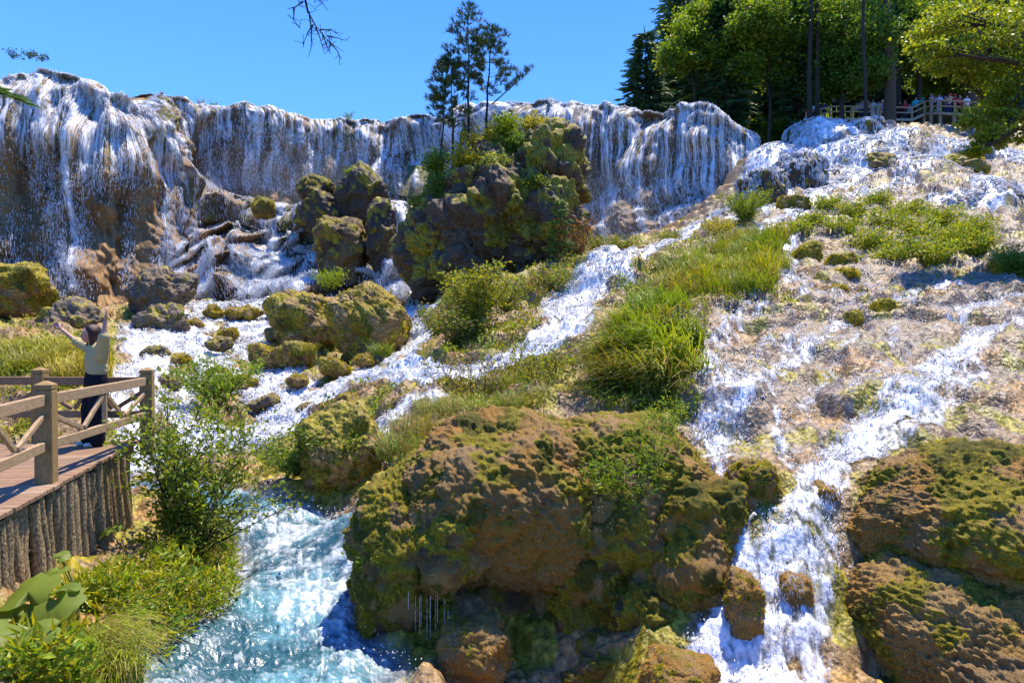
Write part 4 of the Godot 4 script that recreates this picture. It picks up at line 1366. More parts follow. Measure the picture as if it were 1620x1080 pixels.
func make_leaves() -> void:
	var r := RandomNumberGenerator.new()
	r.seed = 99
	L.leaf = flat_mesh(leaf_tris(Vector3.ZERO, Vector3.UP, Vector3.RIGHT, 1.0, 0.24))
	L.narrow = flat_mesh(leaf_tris(Vector3.ZERO, Vector3.UP, Vector3.RIGHT, 1.0, 0.10))
	var cl := []
	for k in 9:
		var d := Vector3(r.randfn(), r.randfn() * 0.8 + 0.2, r.randfn()).normalized()
		var s := d.cross(Vector3(r.randfn(), r.randfn(), r.randfn())).normalized()
		cl += leaf_tris(Vector3(r.randfn(), r.randfn(), r.randfn()) * 0.35, d, s, r.randf_range(0.5, 0.8), 0.19)
	L.clump = flat_mesh(cl)
	var tf := []
	for k in 22:
		var d := Vector3(r.randfn() * 0.55, 1.0, r.randfn() * 0.55).normalized()
		var s := d.cross(Vector3(r.randfn(), r.randfn(), r.randfn())).normalized() * 0.035
		var b := Vector3(0, r.randf_range(0.0, 0.45), 0)
		tf.append([b - s, b + d * r.randf_range(0.5, 0.8), b + s])
	L.tuft = flat_mesh(tf)
	var pi := []
	for q in 8:
		var d := Vector3(r.randfn() * 0.7, 1.0, r.randfn() * 0.7).normalized()
		var s := d.cross(Vector3(r.randfn(), r.randfn(), r.randfn())).normalized() * 0.13
		var b := Vector3(r.randfn() * 0.3, 0, r.randfn() * 0.3)
		pi.append([b - s, b + d * r.randf_range(0.5, 1.0), b + s])
	L.pile = flat_mesh(pi)
	# a flat drooping spray of a fir: a twig with side twigs and short needles
	var sp := []
	for k in 9:
		var y := 0.08 + k * 0.1
		for sd in [-1.0, 1.0]:
			var ln := 0.42 * (1.05 - y * 0.75)
			var d: Vector3 = Vector3(sd, 0.75, -0.25 - 0.2 * r.randf()).normalized()
			var b := Vector3(0, y, -0.12 * y * y)
			var s: Vector3 = Vector3(0, 0.055, 0.03 * sd)
			sp.append([b - s, b + d * ln, b + s])
			var c: Vector3 = b + d * ln * 0.5
			sp.append([c - s * 0.7, c + Vector3(sd * 0.3, 1.0, -0.3).normalized() * ln * 0.5, c + s * 0.7])
	sp.append([Vector3(-0.03, 0, 0), Vector3(0, 1.05, -0.16), Vector3(0.03, 0, 0)])
	L.spray = flat_mesh(sp)
	# a grass blade arching along +z
	var bl := []
	var n := 5
	for k in n:
		var t0 := float(k) / n
		var t1 := float(k + 1) / n
		var q := []
		for t in [t0, t1]:
			q.append([Vector3(0, sin(t * 1.9) * 0.62, (1.0 - cos(t * 1.75)) * 0.62), 0.016 * (1.0 - t * 0.85)])
		var a: Vector3 = q[0][0]
		var b: Vector3 = q[1][0]
		var wa := Vector3(q[0][1], 0, 0)
		var wb := Vector3(q[1][1], 0, 0)
		bl.append([a - wa, b - wb, b + wb])
		bl.append([a - wa, b + wb, a + wa])
	L.blade = flat_mesh(bl)
	# a lobed maple leaf
	var ml := []
	var lobes := [[0.0, 1.0], [0.55, 0.55], [0.95, 0.85], [1.5, 0.45], [1.9, 0.55]]
	for sd in [-1.0, 1.0]:
		for k in lobes.size() - 1:
			var p0: Vector3 = Vector3(sin(lobes[k][0]) * sd, cos(lobes[k][0]), -0.12 * lobes[k][0]) * lobes[k][1]
			var p1: Vector3 = Vector3(sin(lobes[k + 1][0]) * sd, cos(lobes[k + 1][0]), -0.12 * lobes[k + 1][0]) * lobes[k + 1][1]
			ml.append([Vector3(0, -0.1, 0), p0, p1] if sd > 0 else [Vector3(0, -0.1, 0), p1, p0])
	L.maple = flat_mesh(ml)
	# a broad butterbur leaf lying in xz, stalk at the origin
	var st := new_st()
	var rings := 5
	var segs := 22
	var pt := func(i: int, k: int) -> Vector3:
		var a := TAU * k / segs
		var rad := float(i) / rings
		var e := 1.0 + 0.05 * sin(a * 7.0) + 0.04 * sin(a * 11.0 + 1.0)
		var notch := 1.0 - 0.78 * exp(-pow(angle_difference(a, PI) / 0.28, 2.0))
		var rr := rad * e * (notch if i > 0 else 1.0)
		return Vector3(sin(a) * rr * 0.95, 0.10 * rad * rad * sin(a * 3.0 + 0.6) - 0.16 * rad * rad + 0.05 * rad * cos(a * 9.0) * rad, cos(a) * rr + 0.12 * rad)
	for i in rings:
		for k in segs:
			var a: Vector3 = pt.call(i, k)
			var b: Vector3 = pt.call(i + 1, k)
			var c: Vector3 = pt.call(i + 1, (k + 1) % segs)
			var d: Vector3 = pt.call(i, (k + 1) % segs)
			for p in [a, b, c, a, c, d]:
				st.set_smooth_group(0)
				st.add_vertex(p)
	st.generate_normals()
	L.broad = st.commit()

func leaf_xf(p: Vector3, dir: Vector3, s: float, spin := true) -> Transform3D:
	var d := dir.normalized()
	var x := d.cross(Vector3(rng.randfn(), rng.randfn(), rng.randfn()) if spin else Vector3(0, 1, 0.01)).normalized()
	return Transform3D(Basis(x * s, d * s, x.cross(d) * s), p)

func shade(cols: Array) -> Color:
	var a: Color = cols[rng.randi() % cols.size()]
	var b: Color = cols[rng.randi() % cols.size()]
	var c := a.lerp(b, rng.randf())
	var g := rng.randf_range(0.75, 1.2)
	return Color(c.r * g, c.g * g, c.b * g)

const G_LIME := [Color(0.27, 0.36, 0.02), Color(0.19, 0.29, 0.02), Color(0.36, 0.40, 0.03)]
const G_GREEN := [Color(0.10, 0.20, 0.025), Color(0.15, 0.26, 0.03), Color(0.21, 0.28, 0.035)]
const G_DARK := [Color(0.025, 0.05, 0.015), Color(0.04, 0.075, 0.02), Color(0.055, 0.09, 0.02)]
const G_FIR := [Color(0.05, 0.12, 0.055), Color(0.075, 0.155, 0.06), Color(0.11, 0.19, 0.06)]
const G_YELLOW := [Color(0.42, 0.36, 0.02), Color(0.27, 0.29, 0.02), Color(0.48, 0.39, 0.03)]
const G_WILLOW := [Color(0.18, 0.26, 0.04), Color(0.25, 0.30, 0.05), Color(0.12, 0.18, 0.03), Color(0.32, 0.32, 0.05)]
const G_GOLD := [Color(0.34, 0.24, 0.07), Color(0.20, 0.20, 0.03), Color(0.42, 0.31, 0.14), Color(0.15, 0.17, 0.02), Color(0.26, 0.15, 0.06)]
const G_RUST := [Color(0.26, 0.10, 0.04), Color(0.30, 0.16, 0.05), Color(0.18, 0.08, 0.03)]
const BARK_GREY := Color(0.11, 0.085, 0.06)

# a many-stemmed shrub: o = n stems, twigs, leaves, leaf size, mesh, cols, lean
func bush(called: String, label: String, at: Vector3, h: float, r: float, o := {}) -> Node3D:
	var t := thing(called, label, o.get("category", "shrub"), at, o.get("group", ""))
	var st := new_st()
	var tips := []
	var stems: int = o.get("stems", 9)
	var bark: Color = o.get("bark", BARK_GREY)
	var thick: float = o.get("thick", 0.012) * h
	var lean: Vector3 = o.get("lean", Vector3.ZERO)
	for k in stems:
		var a := TAU * (k + rng.randf()) / stems
		var rr := r * sqrt(rng.randf_range(0.15, 1.0))
		var hh := h * rng.randf_range(0.65, 1.0) * (1.0 - 0.35 * rr / r)
		var end := Vector3(cos(a) * rr, hh, sin(a) * rr) + lean * h * rng.randf_range(0.4, 1.0)
		var b := Vector3(cos(a), 0, sin(a)) * 0.06 * r
		var pts := []
		var rad := []
		for q in 6:
			var u := q / 5.0
			var w := Vector3(rng.randfn(), rng.randfn(), rng.randfn()) * 0.03 * h * u
			pts.append(Vector3(lerpf(b.x, end.x, pow(u, 1.25)), end.y * u - (0.12 if q == 0 else 0.0) * h, lerpf(b.z, end.z, pow(u, 1.25))) + w)
			rad.append(thick * (1.05 - u * 0.85))
		tube(st, pts, rad, 5, bark, false)
		for q in range(1, 6):
			var tw: int = o.get("twigs", 4)
			for w in tw:
				var u := rng.randf()
				var p: Vector3 = pts[q - 1].lerp(pts[q], u)
				var dir: Vector3 = (Vector3(rng.randfn(), rng.randfn() * 0.7 + 0.45, rng.randfn()).normalized() + (pts[q] - pts[q - 1]).normalized() * 0.6).normalized()
				var ln: float = h * rng.randf_range(0.10, 0.24) * o.get("twig_len", 1.0)
				var e: Vector3 = p + dir * ln + Vector3(0, -0.12 * ln, 0)
				tube(st, [p, p.lerp(e, 0.5) + Vector3(0, 0.06 * ln, 0), e], [thick * 0.35, thick * 0.24, thick * 0.1], 3, bark, false)
				if q >= o.get("leaf_from", 2):
					tips.append([p, e])
	put("stems", st.commit(), M.bark, t)
	var xf := []
	var cols := PackedColorArray()
	var n: int = o.get("leaves", 1500)
	var sz: float = o.get("size", 0.07)
	for k in n:
		var tp: Array = tips[rng.randi() % tips.size()]
		var u := rng.randf_range(0.15, 1.05)
		var p: Vector3 = tp[0].lerp(tp[1], u) + Vector3(rng.randfn(), rng.randfn(), rng.randfn()) * sz * o.get("loose", 0.5)
		var dir: Vector3 = (tp[1] - tp[0]).normalized() * 0.6 + Vector3(rng.randfn(), rng.randfn() * 0.6, rng.randfn()) * 0.7
		xf.append(leaf_xf(p, dir, sz * rng.randf_range(0.6, 1.25)))
		cols.append(shade(o.get("cols", G_GREEN)))
	if n > 0:
		many("foliage", L[o.get("mesh", "leaf")], M.leaf, xf, cols, t)
	return t

func tussock(called: String, label: String, at: Vector3, h: float, n: int, cols: Array, o := {}) -> Node3D:
	var t := thing(called, label, o.get("category", "grass"), at, o.get("group", ""))
	var xf := []
	var cc := PackedColorArray()
	var sp: float = o.get("spread", 0.25)
	var pal := []
	for q in 5:
		pal.append(cols[rng.randi() % cols.size()])
	for k in n:
		var a := rng.randf() * TAU
		var rr := sp * sqrt(rng.randf())
		var s := h * rng.randf_range(0.55, 1.15)
		var b := Basis(Vector3.UP, a + rng.randfn() * 0.5).rotated(Vector3(rng.randfn(), 0, rng.randfn()).normalized(), rng.randfn() * 0.22)
		if o.has("comb"):
			b = Basis(Vector3.UP, lerp_angle(a, o.comb, 0.65)).rotated(Vector3(rng.randfn(), 0, rng.randfn()).normalized(), rng.randfn() * 0.2)
		b = b.scaled_local(Vector3(o.get("wide", 1.0) * rng.randf_range(0.7, 1.3), rng.randf_range(0.8, 1.5), rng.randf_range(0.7, 1.3)))
		xf.append(Transform3D(b.scaled(Vector3.ONE * s), Vector3(cos(a) * rr, -0.04 + o.get("bump", 0.0) * (1.0 - rr * rr / (sp * sp)), -sin(a) * rr)))
		cc.append(shade(pal))
	var mm := many("blades", L.blade, M.grass, xf, cc, t)
	mm.set_meta("kind", "stuff")
	return t

# leaves filling a low bank: many small plants nobody could count
func cover_patch(called: String, label: String, spots: Array, o := {}) -> void:
	var xf := []
	var cc := PackedColorArray()
	for s in spots:
		xf.append(s[0])
		cc.append(s[1])
	var root := Node3D.new()
	root.name = numbered(called)
	add_child(root, true)
	root.set_meta("kind", "stuff")
	tag(root, label, o.get("category", "undergrowth"))
	var mm := many("leaves", L[o.get("mesh", "leaf")], M.leaf, xf, cc, root)
	mm.set_meta("kind", "stuff")

# conifer: from, to fractions of the trunk that carry branches
func conifer(called: String, label: String, at: Vector3, h: float, r: float, o := {}) -> Node3D:
	var t := thing(called, label, "tree", at, o.get("group", ""))
	var st := new_st()
	var pts := []
	var rad := []
	var bend: Vector3 = o.get("bend", Vector3.ZERO)
	var th: float = o.get("thick", 0.016) * h
	for q in 9:
		var u := q / 8.0
		pts.append(Vector3(rng.randfn() * 0.004 * h, h * u, rng.randfn() * 0.004 * h) + bend * h * u * u + (Vector3(0, -0.6, 0) if q == 0 else Vector3.ZERO))
		rad.append(th * (1.0 - u * 0.93))
	tube(st, pts, rad, 8, o.get("bark", Color(0.10, 0.07, 0.05)), false)
	put("trunk", st.commit(), M.bark, t)
	var bs := new_st()
	var xf := []
	var cc := PackedColorArray()
	var from: float = o.get("from", 0.15)
	var tiers: int = o.get("tiers", 26)
	var tuft: bool = o.get("tuft", false)
	var sz: float = o.get("size", 0.9)
	for q in tiers:
		var u := from + (1.0 - from) * pow((q + rng.randf() * 0.8) / tiers, 0.9)
		if u > 0.995:
			continue
		var f := u * 8.0
		var i := clampi(int(f), 0, 7)
		var p: Vector3 = pts[i].lerp(pts[i + 1], f - i)
		var prof := pow(1.0 - u, o.get("prof", 0.75)) * (0.35 + 0.65 * ss(from - 0.02, from + 0.22, u)) / maxf(pow(1.0 - from, 0.75) * 0.8, 0.3)
		var nb: int = o.get("ring", 6)
		for b in nb:
			if rng.randf() < o.get("gap", 0.12):
				continue
			var a := TAU * (b + rng.randf()) / nb + q * 1.3
			var ln := r * prof * rng.randf_range(0.6, 1.12)
			var dn: float = o.get("droop", 0.25)
			var d := Vector3(cos(a), 0, sin(a))
			var e := p + d * ln + Vector3(0, (o.get("rise", 0.1) - dn * (1.0 - u)) * ln, 0)
			var m := p.lerp(e, 0.55) + Vector3(0, 0.07 * ln, 0)
			tube(bs, [p, m, e], [th * 0.22 * (1.1 - u), th * 0.12 * (1.1 - u), 0.004], 4, Color(0.09, 0.065, 0.045), false)
			var ns := maxi(3, int(ln / sz * o.get("dens", 5.0)))
			for s in ns:
				var w := pow((s + rng.randf()) / ns, 0.8)
				if w < o.get("bare", 0.12):
					continue
				var c: Vector3 = p.lerp(m, w / 0.55) if w < 0.55 else m.lerp(e, (w - 0.55) / 0.45)
				var sd := d.cross(Vector3.UP) * (1.0 if rng.randf() < 0.5 else -1.0)
				var dir: Vector3
				if tuft:
					dir = d * 0.5 + sd * rng.randf() * 0.8 + Vector3(0, rng.randf_range(0.2, 1.1), 0)
					xf.append(leaf_xf(c, dir, sz * rng.randf_range(0.7, 1.2)))
				else:
					dir = (d * (0.4 + w * 0.8) + sd * rng.randf_range(0.2, 1.0) + Vector3(0, rng.randf_range(-0.45, 0.15), 0)).normalized()
					var x := dir.cross(Vector3.UP).normalized()
					var sc := sz * rng.randf_range(0.65, 1.2) * (0.6 + 0.4 * (1.0 - w))
					xf.append(Transform3D(Basis(x * sc, dir * sc, x.cross(dir) * sc).rotated(dir, rng.randfn() * 0.5), c))
				cc.append(shade(o.get("cols", G_FIR)))
	xf.append(leaf_xf(pts[8] - Vector3(0, sz * 0.4, 0), Vector3.UP, sz))
	cc.append(shade(o.get("cols", G_FIR)))
	put("branches", bs.commit(), M.bark, t)
	many("foliage", L[o.get("mesh", "tuft" if tuft else "spray")], M.needle, xf, cc, t)
	return t

# broadleaf: crown lobes are [offset from the base, radius vector]
func broadleaf(called: String, label: String, at: Vector3, h: float, lobes: Array, o := {}) -> Node3D:
	var t := thing(called, label, "tree", at, o.get("group", ""))
	var st := new_st()
	var th: float = o.get("thick", 0.02) * h
	var fork: float = o.get("fork", 0.45)
	var bend: Vector3 = o.get("bend", Vector3.ZERO)
	var pts := []
	var rad := []
	for q in 6:
		var u := q / 5.0
		pts.append(Vector3(rng.randfn() * 0.01 * h, h * fork * u, rng.randfn() * 0.01 * h) + bend * u * u * h + (Vector3(0, -0.6, 0) if q == 0 else Vector3.ZERO))
		rad.append(th * (1.1 - u * 0.45))
	tube(st, pts, rad, 8, o.get("bark", Color(0.13, 0.10, 0.075)), false)
	put("trunk", st.commit(), M.bark, t)
	var bs := new_st()
	var xf := []
	var cc := PackedColorArray()
	var sz: float = o.get("size", 0.4)
	var top: Vector3 = pts[5]
	for l in lobes:
		var c: Vector3 = l[0]
		var rr: Vector3 = l[1]
		var s: Vector3 = pts[2 + rng.randi() % 4] if c.y < top.y + rr.y else top
		var md := s.lerp(c, 0.5) + Vector3(rng.randfn(), rng.randf(), rng.randfn()) * 0.06 * h
		tube(bs, [s, md, c], [th * 0.42, th * 0.25, th * 0.10], 6, o.get("bark", Color(0.13, 0.10, 0.075)), false)
		var subs := []
		for k in o.get("twigs", 14):
			var e := c + Vector3(rng.randfn(), rng.randfn(), rng.randfn()).normalized() * rr * rng.randf_range(0.45, 1.0)
			var b := md.lerp(c, rng.randf())
			tube(bs, [b, b.lerp(e, 0.5) + Vector3(0, 0.1 * rr.y, 0), e], [th * 0.09, th * 0.06, 0.003], 4, o.get("bark", Color(0.13, 0.10, 0.075)), false)
			subs.append(e)
		var n := int(o.get("leaves", 900) * l[2] if l.size() > 2 else o.get("leaves", 900))
		for k in n:
			var e: Vector3 = subs[rng.randi() % subs.size()]
			var p: Vector3 = e + Vector3(rng.randfn(), rng.randfn() * 0.55, rng.randfn()) * rr * o.get("fluff", 0.2)
			var dir: Vector3 = (p - c).normalized() * 0.5 + Vector3(rng.randfn(), rng.randfn() * 0.5 - 0.25, rng.randfn()) * 0.6
			xf.append(leaf_xf(p, dir, sz * rng.randf_range(0.65, 1.25)))
			cc.append(shade(o.get("cols", G_GREEN)))
	put("branches", bs.commit(), M.bark, t)
	many("foliage", L[o.get("mesh", "clump")], M.leaf, xf, cc, t)
	return t

func build_forest() -> void:
	# [px, py of foot, depth, px of height, px of half width, label, options]
	var firs := [
		[1022, 150, 64, 215, 52, "tall blue-green fir at the open edge of the forest", {}],
		[1075, 150, 70, 290, 60, "tall dark fir just behind the forest edge", {}],
		[985, 142, 72, 62, 22, "small young fir at the very end of the treeline", {"tiers": 16}],
		[1130, 158, 62, 300, 62, "broad dark fir above the last dome of the falls", {}],
		[1152, 162, 59, 300, 44, "fir with sunlit tips in front of the darker ones above the last dome", {}],
		[1266, 180, 58, 310, 44, "fir with sunlit tips beside the two slim trunks", {}],
		[1190, 166, 68, 330, 60, "slender dark fir among the denser trees", {}],
		[1245, 172, 66, 330, 62, "dark fir left of the bright green broadleaf tree", {}],
		[1300, 170, 75, 340, 66, "dark fir behind the bright green broadleaf tree", {}],
		[1370, 170, 78, 350, 70, "dark fir behind the far walkway", {}],
		[1440, 168, 74, 350, 70, "dark fir right of the thick leaning trunk", {}],
		[1505, 164, 80, 350, 76, "dark fir above the higher end of the far walkway", {}],
		[1575, 168, 74, 360, 74, "dark fir behind the yellow-green maple", {}],
		[1640, 168, 78, 360, 74, "dark fir at the end of the walkway", {}]]
	for f in firs:
		var d: float = f[2]
		var at := P(f[0], f[1], d)
		at.y = hill_y(at.x, at.z)
		var o: Dictionary = f[6].duplicate()
		o.merge({"from": 0.06, "tiers": 40, "ring": 8, "size": 1.25, "dens": 4.2, "droop": 0.35, "gap": 0.05, "prof": 0.6, "group": "firs of the forest behind the falls"})
		conifer("fir_tree", f[5], at, f[3] * d / F, f[4] * d / F, o)
	# rows further up the slope close the view behind
	var k := 0
	for row in 4:
		for c in 11:
			var px := 1000.0 + c * 72.0 + row * 33.0 + rng.randf_range(-14, 14)
			var d := 88.0 + row * 13.0 + rng.randf_range(-3, 3)
			if px < 1040.0 + row * 10.0:
				continue
			var at := P(px, 100, d)
			at.y = hill_y(at.x, at.z)
			conifer("fir_tree", "dark fir in the rows up the slope behind the walkway", at, rng.randf_range(20, 27), rng.randf_range(4.2, 5.6), {"from": 0.04, "tiers": 26, "ring": 7, "size": 2.0, "dens": 3.4, "droop": 0.35, "prof": 0.6, "group": "firs up the slope"})
			k += 1
	# broadleaf trees in front of the firs
	var leafy := [
		[1335, 192, 56, 21.0, "bright green broadleaf tree leaning over the far walkway", 0.19, 0.42, G_GREEN + [Color(0.16, 0.26, 0.03)],
			[[1300, 40, 44], [1345, 20, 40], [1380, 60, 34], [1290, 90, 34], [1330, 110, 36], [1350, 70, 46], [1370, 115, 28], [1300, 140, 24]]],
		[1215, 176, 58, 18.0, "thin birch-like tree with yellow-green leaves beside the dome", 0.10, 0.5, G_LIME + G_GREEN,
			[[1190, 40, 30], [1225, 70, 26], [1180, 110, 22], [1235, 120, 20], [1205, 10, 34]]],
		[1098, 150, 60, 15.0, "yellow-tipped broadleaf tree hanging over the domes", 0.12, 0.5, G_LIME + G_GREEN,
			[[1085, 60, 26], [1070, 90, 20], [1110, 30, 26], [1115, 90, 24]]],
		[1500, 178, 62, 18.0, "green broadleaf tree behind the higher walkway", 0.16, 0.45, G_GREEN,
			[[1500, 30, 36], [1530, 60, 34], [1510, 100, 28], [1550, 120, 30], [1480, 125, 18]]],
		[1450, 190, 60, 20.0, "green broadleaf tree beside the thick leaning trunk", 0.16, 0.5, G_GREEN,
			[[1440, 40, 34], [1470, 70, 36], [1430, 90, 26], [1480, 110, 28], [1415, 20, 30]]]]
	for l in leafy:
		var d: float = l[2]
		var at := P(l[0], l[1], d)
		at.y = minf(at.y, maxf(hill_y(at.x, at.z), ground(at.x, at.z)))
		var lb := []
		for q in l[8]:
			var r: float = q[2] * d / F
			lb.append([P(q[0], q[1], d + rng.randf_range(-2, 2)) - at, Vector3(r, r * 0.85, r)])
		broadleaf("broadleaf_tree", l[4], at, l[3], lb, {"thick": l[5] / l[3] * 1.4, "size": 0.46, "leaves": 520, "cols": l[7], "fork": l[6], "fluff": 0.42, "twigs": 20})
	for q in [[1275, 182], [1300, 176], [1325, 172], [1350, 170], [1378, 172], [1400, 172], [1428, 172], [1452, 170], [1480, 160], [1510, 158], [1535, 156], [1560, 160], [1240, 172], [1205, 166], [1170, 160], [1120, 152], [1090, 150]]:
		var at := P(q[0], q[1], 61.5)
		at.y = hill_y(at.x, at.z)
		bush("understory_shrub", "green undergrowth shrub filling the shade under the firs", at, rng.randf_range(2.2, 4.0), rng.randf_range(1.6, 2.4), {"stems": 10, "twigs": 3, "leaves": 900, "size": 0.42, "cols": G_GREEN + G_LIME, "loose": 1.0, "leaf_from": 1, "group": "undergrowth under the firs"})
	# bare lower trunks that show against the dark
	for q in [[1408, 190, 54, 0.46, Vector3(-0.055, 0, 0), "thick pale trunk leaning over the far walkway"], [1420, 180, 60, 0.3, Vector3(0, 0, 0), "slim trunk beside the thick leaning one"], [1540, 185, 57, 0.5, Vector3(0, 0, 0), "thick trunk behind the maple leaves"], [1282, 190, 54, 0.2, Vector3(0, 0, 0), "left of two slim trunks at the foot of the walkway"], [1293, 190, 55, 0.2, Vector3.ZERO, "right of two slim trunks at the foot of the walkway"], [1370, 196, 50, 0.14, Vector3(-0.06, 0, 0), "thin crooked trunk in front of the walkway rail"]]:
		var at := P(q[0], q[1], q[2])
		conifer("pine_tree", q[5], at, 27.0, 4.0, {"thick": q[3] / 27.0, "from": 0.62, "tiers": 14, "size": 1.3, "dens": 3.0, "bend": q[4], "bark": Color(0.20, 0.135, 0.09) if q[3] > 0.4 else Color(0.10, 0.08, 0.06)})
	# the yellow-green maple that reaches in from the right
	var mb := P(1760, 430, 22.0)
	mb.y = ground(mb.x, mb.z)
	var ml := []
	for q in [[1480, 40, 44], [1530, 25, 50], [1590, 50, 60], [1500, 95, 34], [1560, 100, 46], [1470, 78, 28], [1610, 120, 46], [1585, 165, 40], [1555, 185, 34], [1600, 205, 40], [1560, 225, 24], [1620, 10, 60], [1545, 240, 14], [1640, 170, 50], [1690, 80, 70]]:
		var r: float = q[2] * 22.0 / F
		ml.append([P(q[0], q[1], 22.0 + rng.randf_range(-1.2, 1.2)) - mb, Vector3(r, r * 0.6, r), q[2] / 42.0])
	broadleaf("maple_tree", "yellow-green maple reaching in over the torrent from the bank", mb, 12.0, ml, {"thick": 0.02, "fork": 0.75, "mesh": "maple", "size": 0.085, "leaves": 1050, "cols": [Color(0.24, 0.31, 0.02), Color(0.32, 0.36, 0.03), Color(0.16, 0.24, 0.02), Color(0.38, 0.36, 0.03)], "fluff": 0.26})
	# the dark spruce whose branch tips reach in on the left
	var sb := P(-372, 640, 13.0)
	sb.y = ground(sb.x, sb.z)
	conifer("spruce_tree", "dark green spruce whose branch tips reach in past the cliff", sb, 13.5, 3.1, {"from": 0.36, "tiers": 30, "ring": 9, "size": 0.46, "dens": 13.0, "droop": 0.5, "prof": 0.35, "gap": 0.05, "cols": [Color(0.09, 0.18, 0.03), Color(0.13, 0.23, 0.03), Color(0.20, 0.28, 0.04)]})

func build_pines() -> void:
	# slim pines on the outcrop
	for q in [[716, 265, 31.8, 88, 27, 0.30, "shorter slim pine with twin stem on the outcrop", 0.07, Vector3(-0.02, 0, 0)], [698, 300, 31.6, 95, 22, 0.5, "leaning thin pine at the edge of the outcrop", 0.06, Vector3(0.04, 0, 0)], [741, 240, 32.2, 14, 27, 0.40, "tallest slim pine on the outcrop with sparse crown", 0.075, Vector3.ZERO], [769, 238, 31.6, 44, 32, 0.42, "full-crowned slim pine on the outcrop with long low branch", 0.08, Vector3(0.06, 0, 0)]]:
		var at := P(q[0], q[1], q[2])
		var h: float = (q[1] - q[3]) * q[2] / F
		var t := conifer("pine_tree", q[6], at, h, q[4] * q[2] / F * 1.15, {"from": q[5], "tiers": 17, "ring": 5, "size": 0.36, "dens": 3.4, "droop": 0.05, "rise": 0.22, "tuft": true, "gap": 0.28, "bare": 0.3, "thick": q[7] / h, "bend": q[8], "prof": 0.45, "bark": Color(0.06, 0.05, 0.042), "cols": [Color(0.05, 0.085, 0.025), Color(0.07, 0.11, 0.03), Color(0.10, 0.13, 0.03)]})
		if q[0] == 769:
			var st := new_st()
			var xf := []
			var cc := PackedColorArray()
			var p0 := P(778, 165, 31.6) - at
			var p1 := P(812, 135, 31.2) - at
			var p2 := P(840, 112, 31.0) - at
			tube(st, [p0, p1, p2], [0.035, 0.02, 0.008], 5, Color(0.07, 0.055, 0.045))
			for k in 46:
				var u := rng.randf_range(0.3, 1.0)
				var c := p0.lerp(p1, u * 2.0) if u < 0.5 else p1.lerp(p2, u * 2.0 - 1.0)
				xf.append(leaf_xf(c + Vector3(rng.randfn() * 0.1, rng.randf() * 0.12, rng.randfn() * 0.1), Vector3(rng.randfn() * 0.6, 1, rng.randfn() * 0.6), 0.3))
				cc.append(shade([Color(0.05, 0.085, 0.025), Color(0.10, 0.13, 0.03)]))
			put("long_branch", st.commit(), M.bark, t)
			many("long_branch_needles", L.tuft, M.needle, xf, cc, t)

func ground_at(px: float, py: float) -> Vector3:
	return hit(px, py)

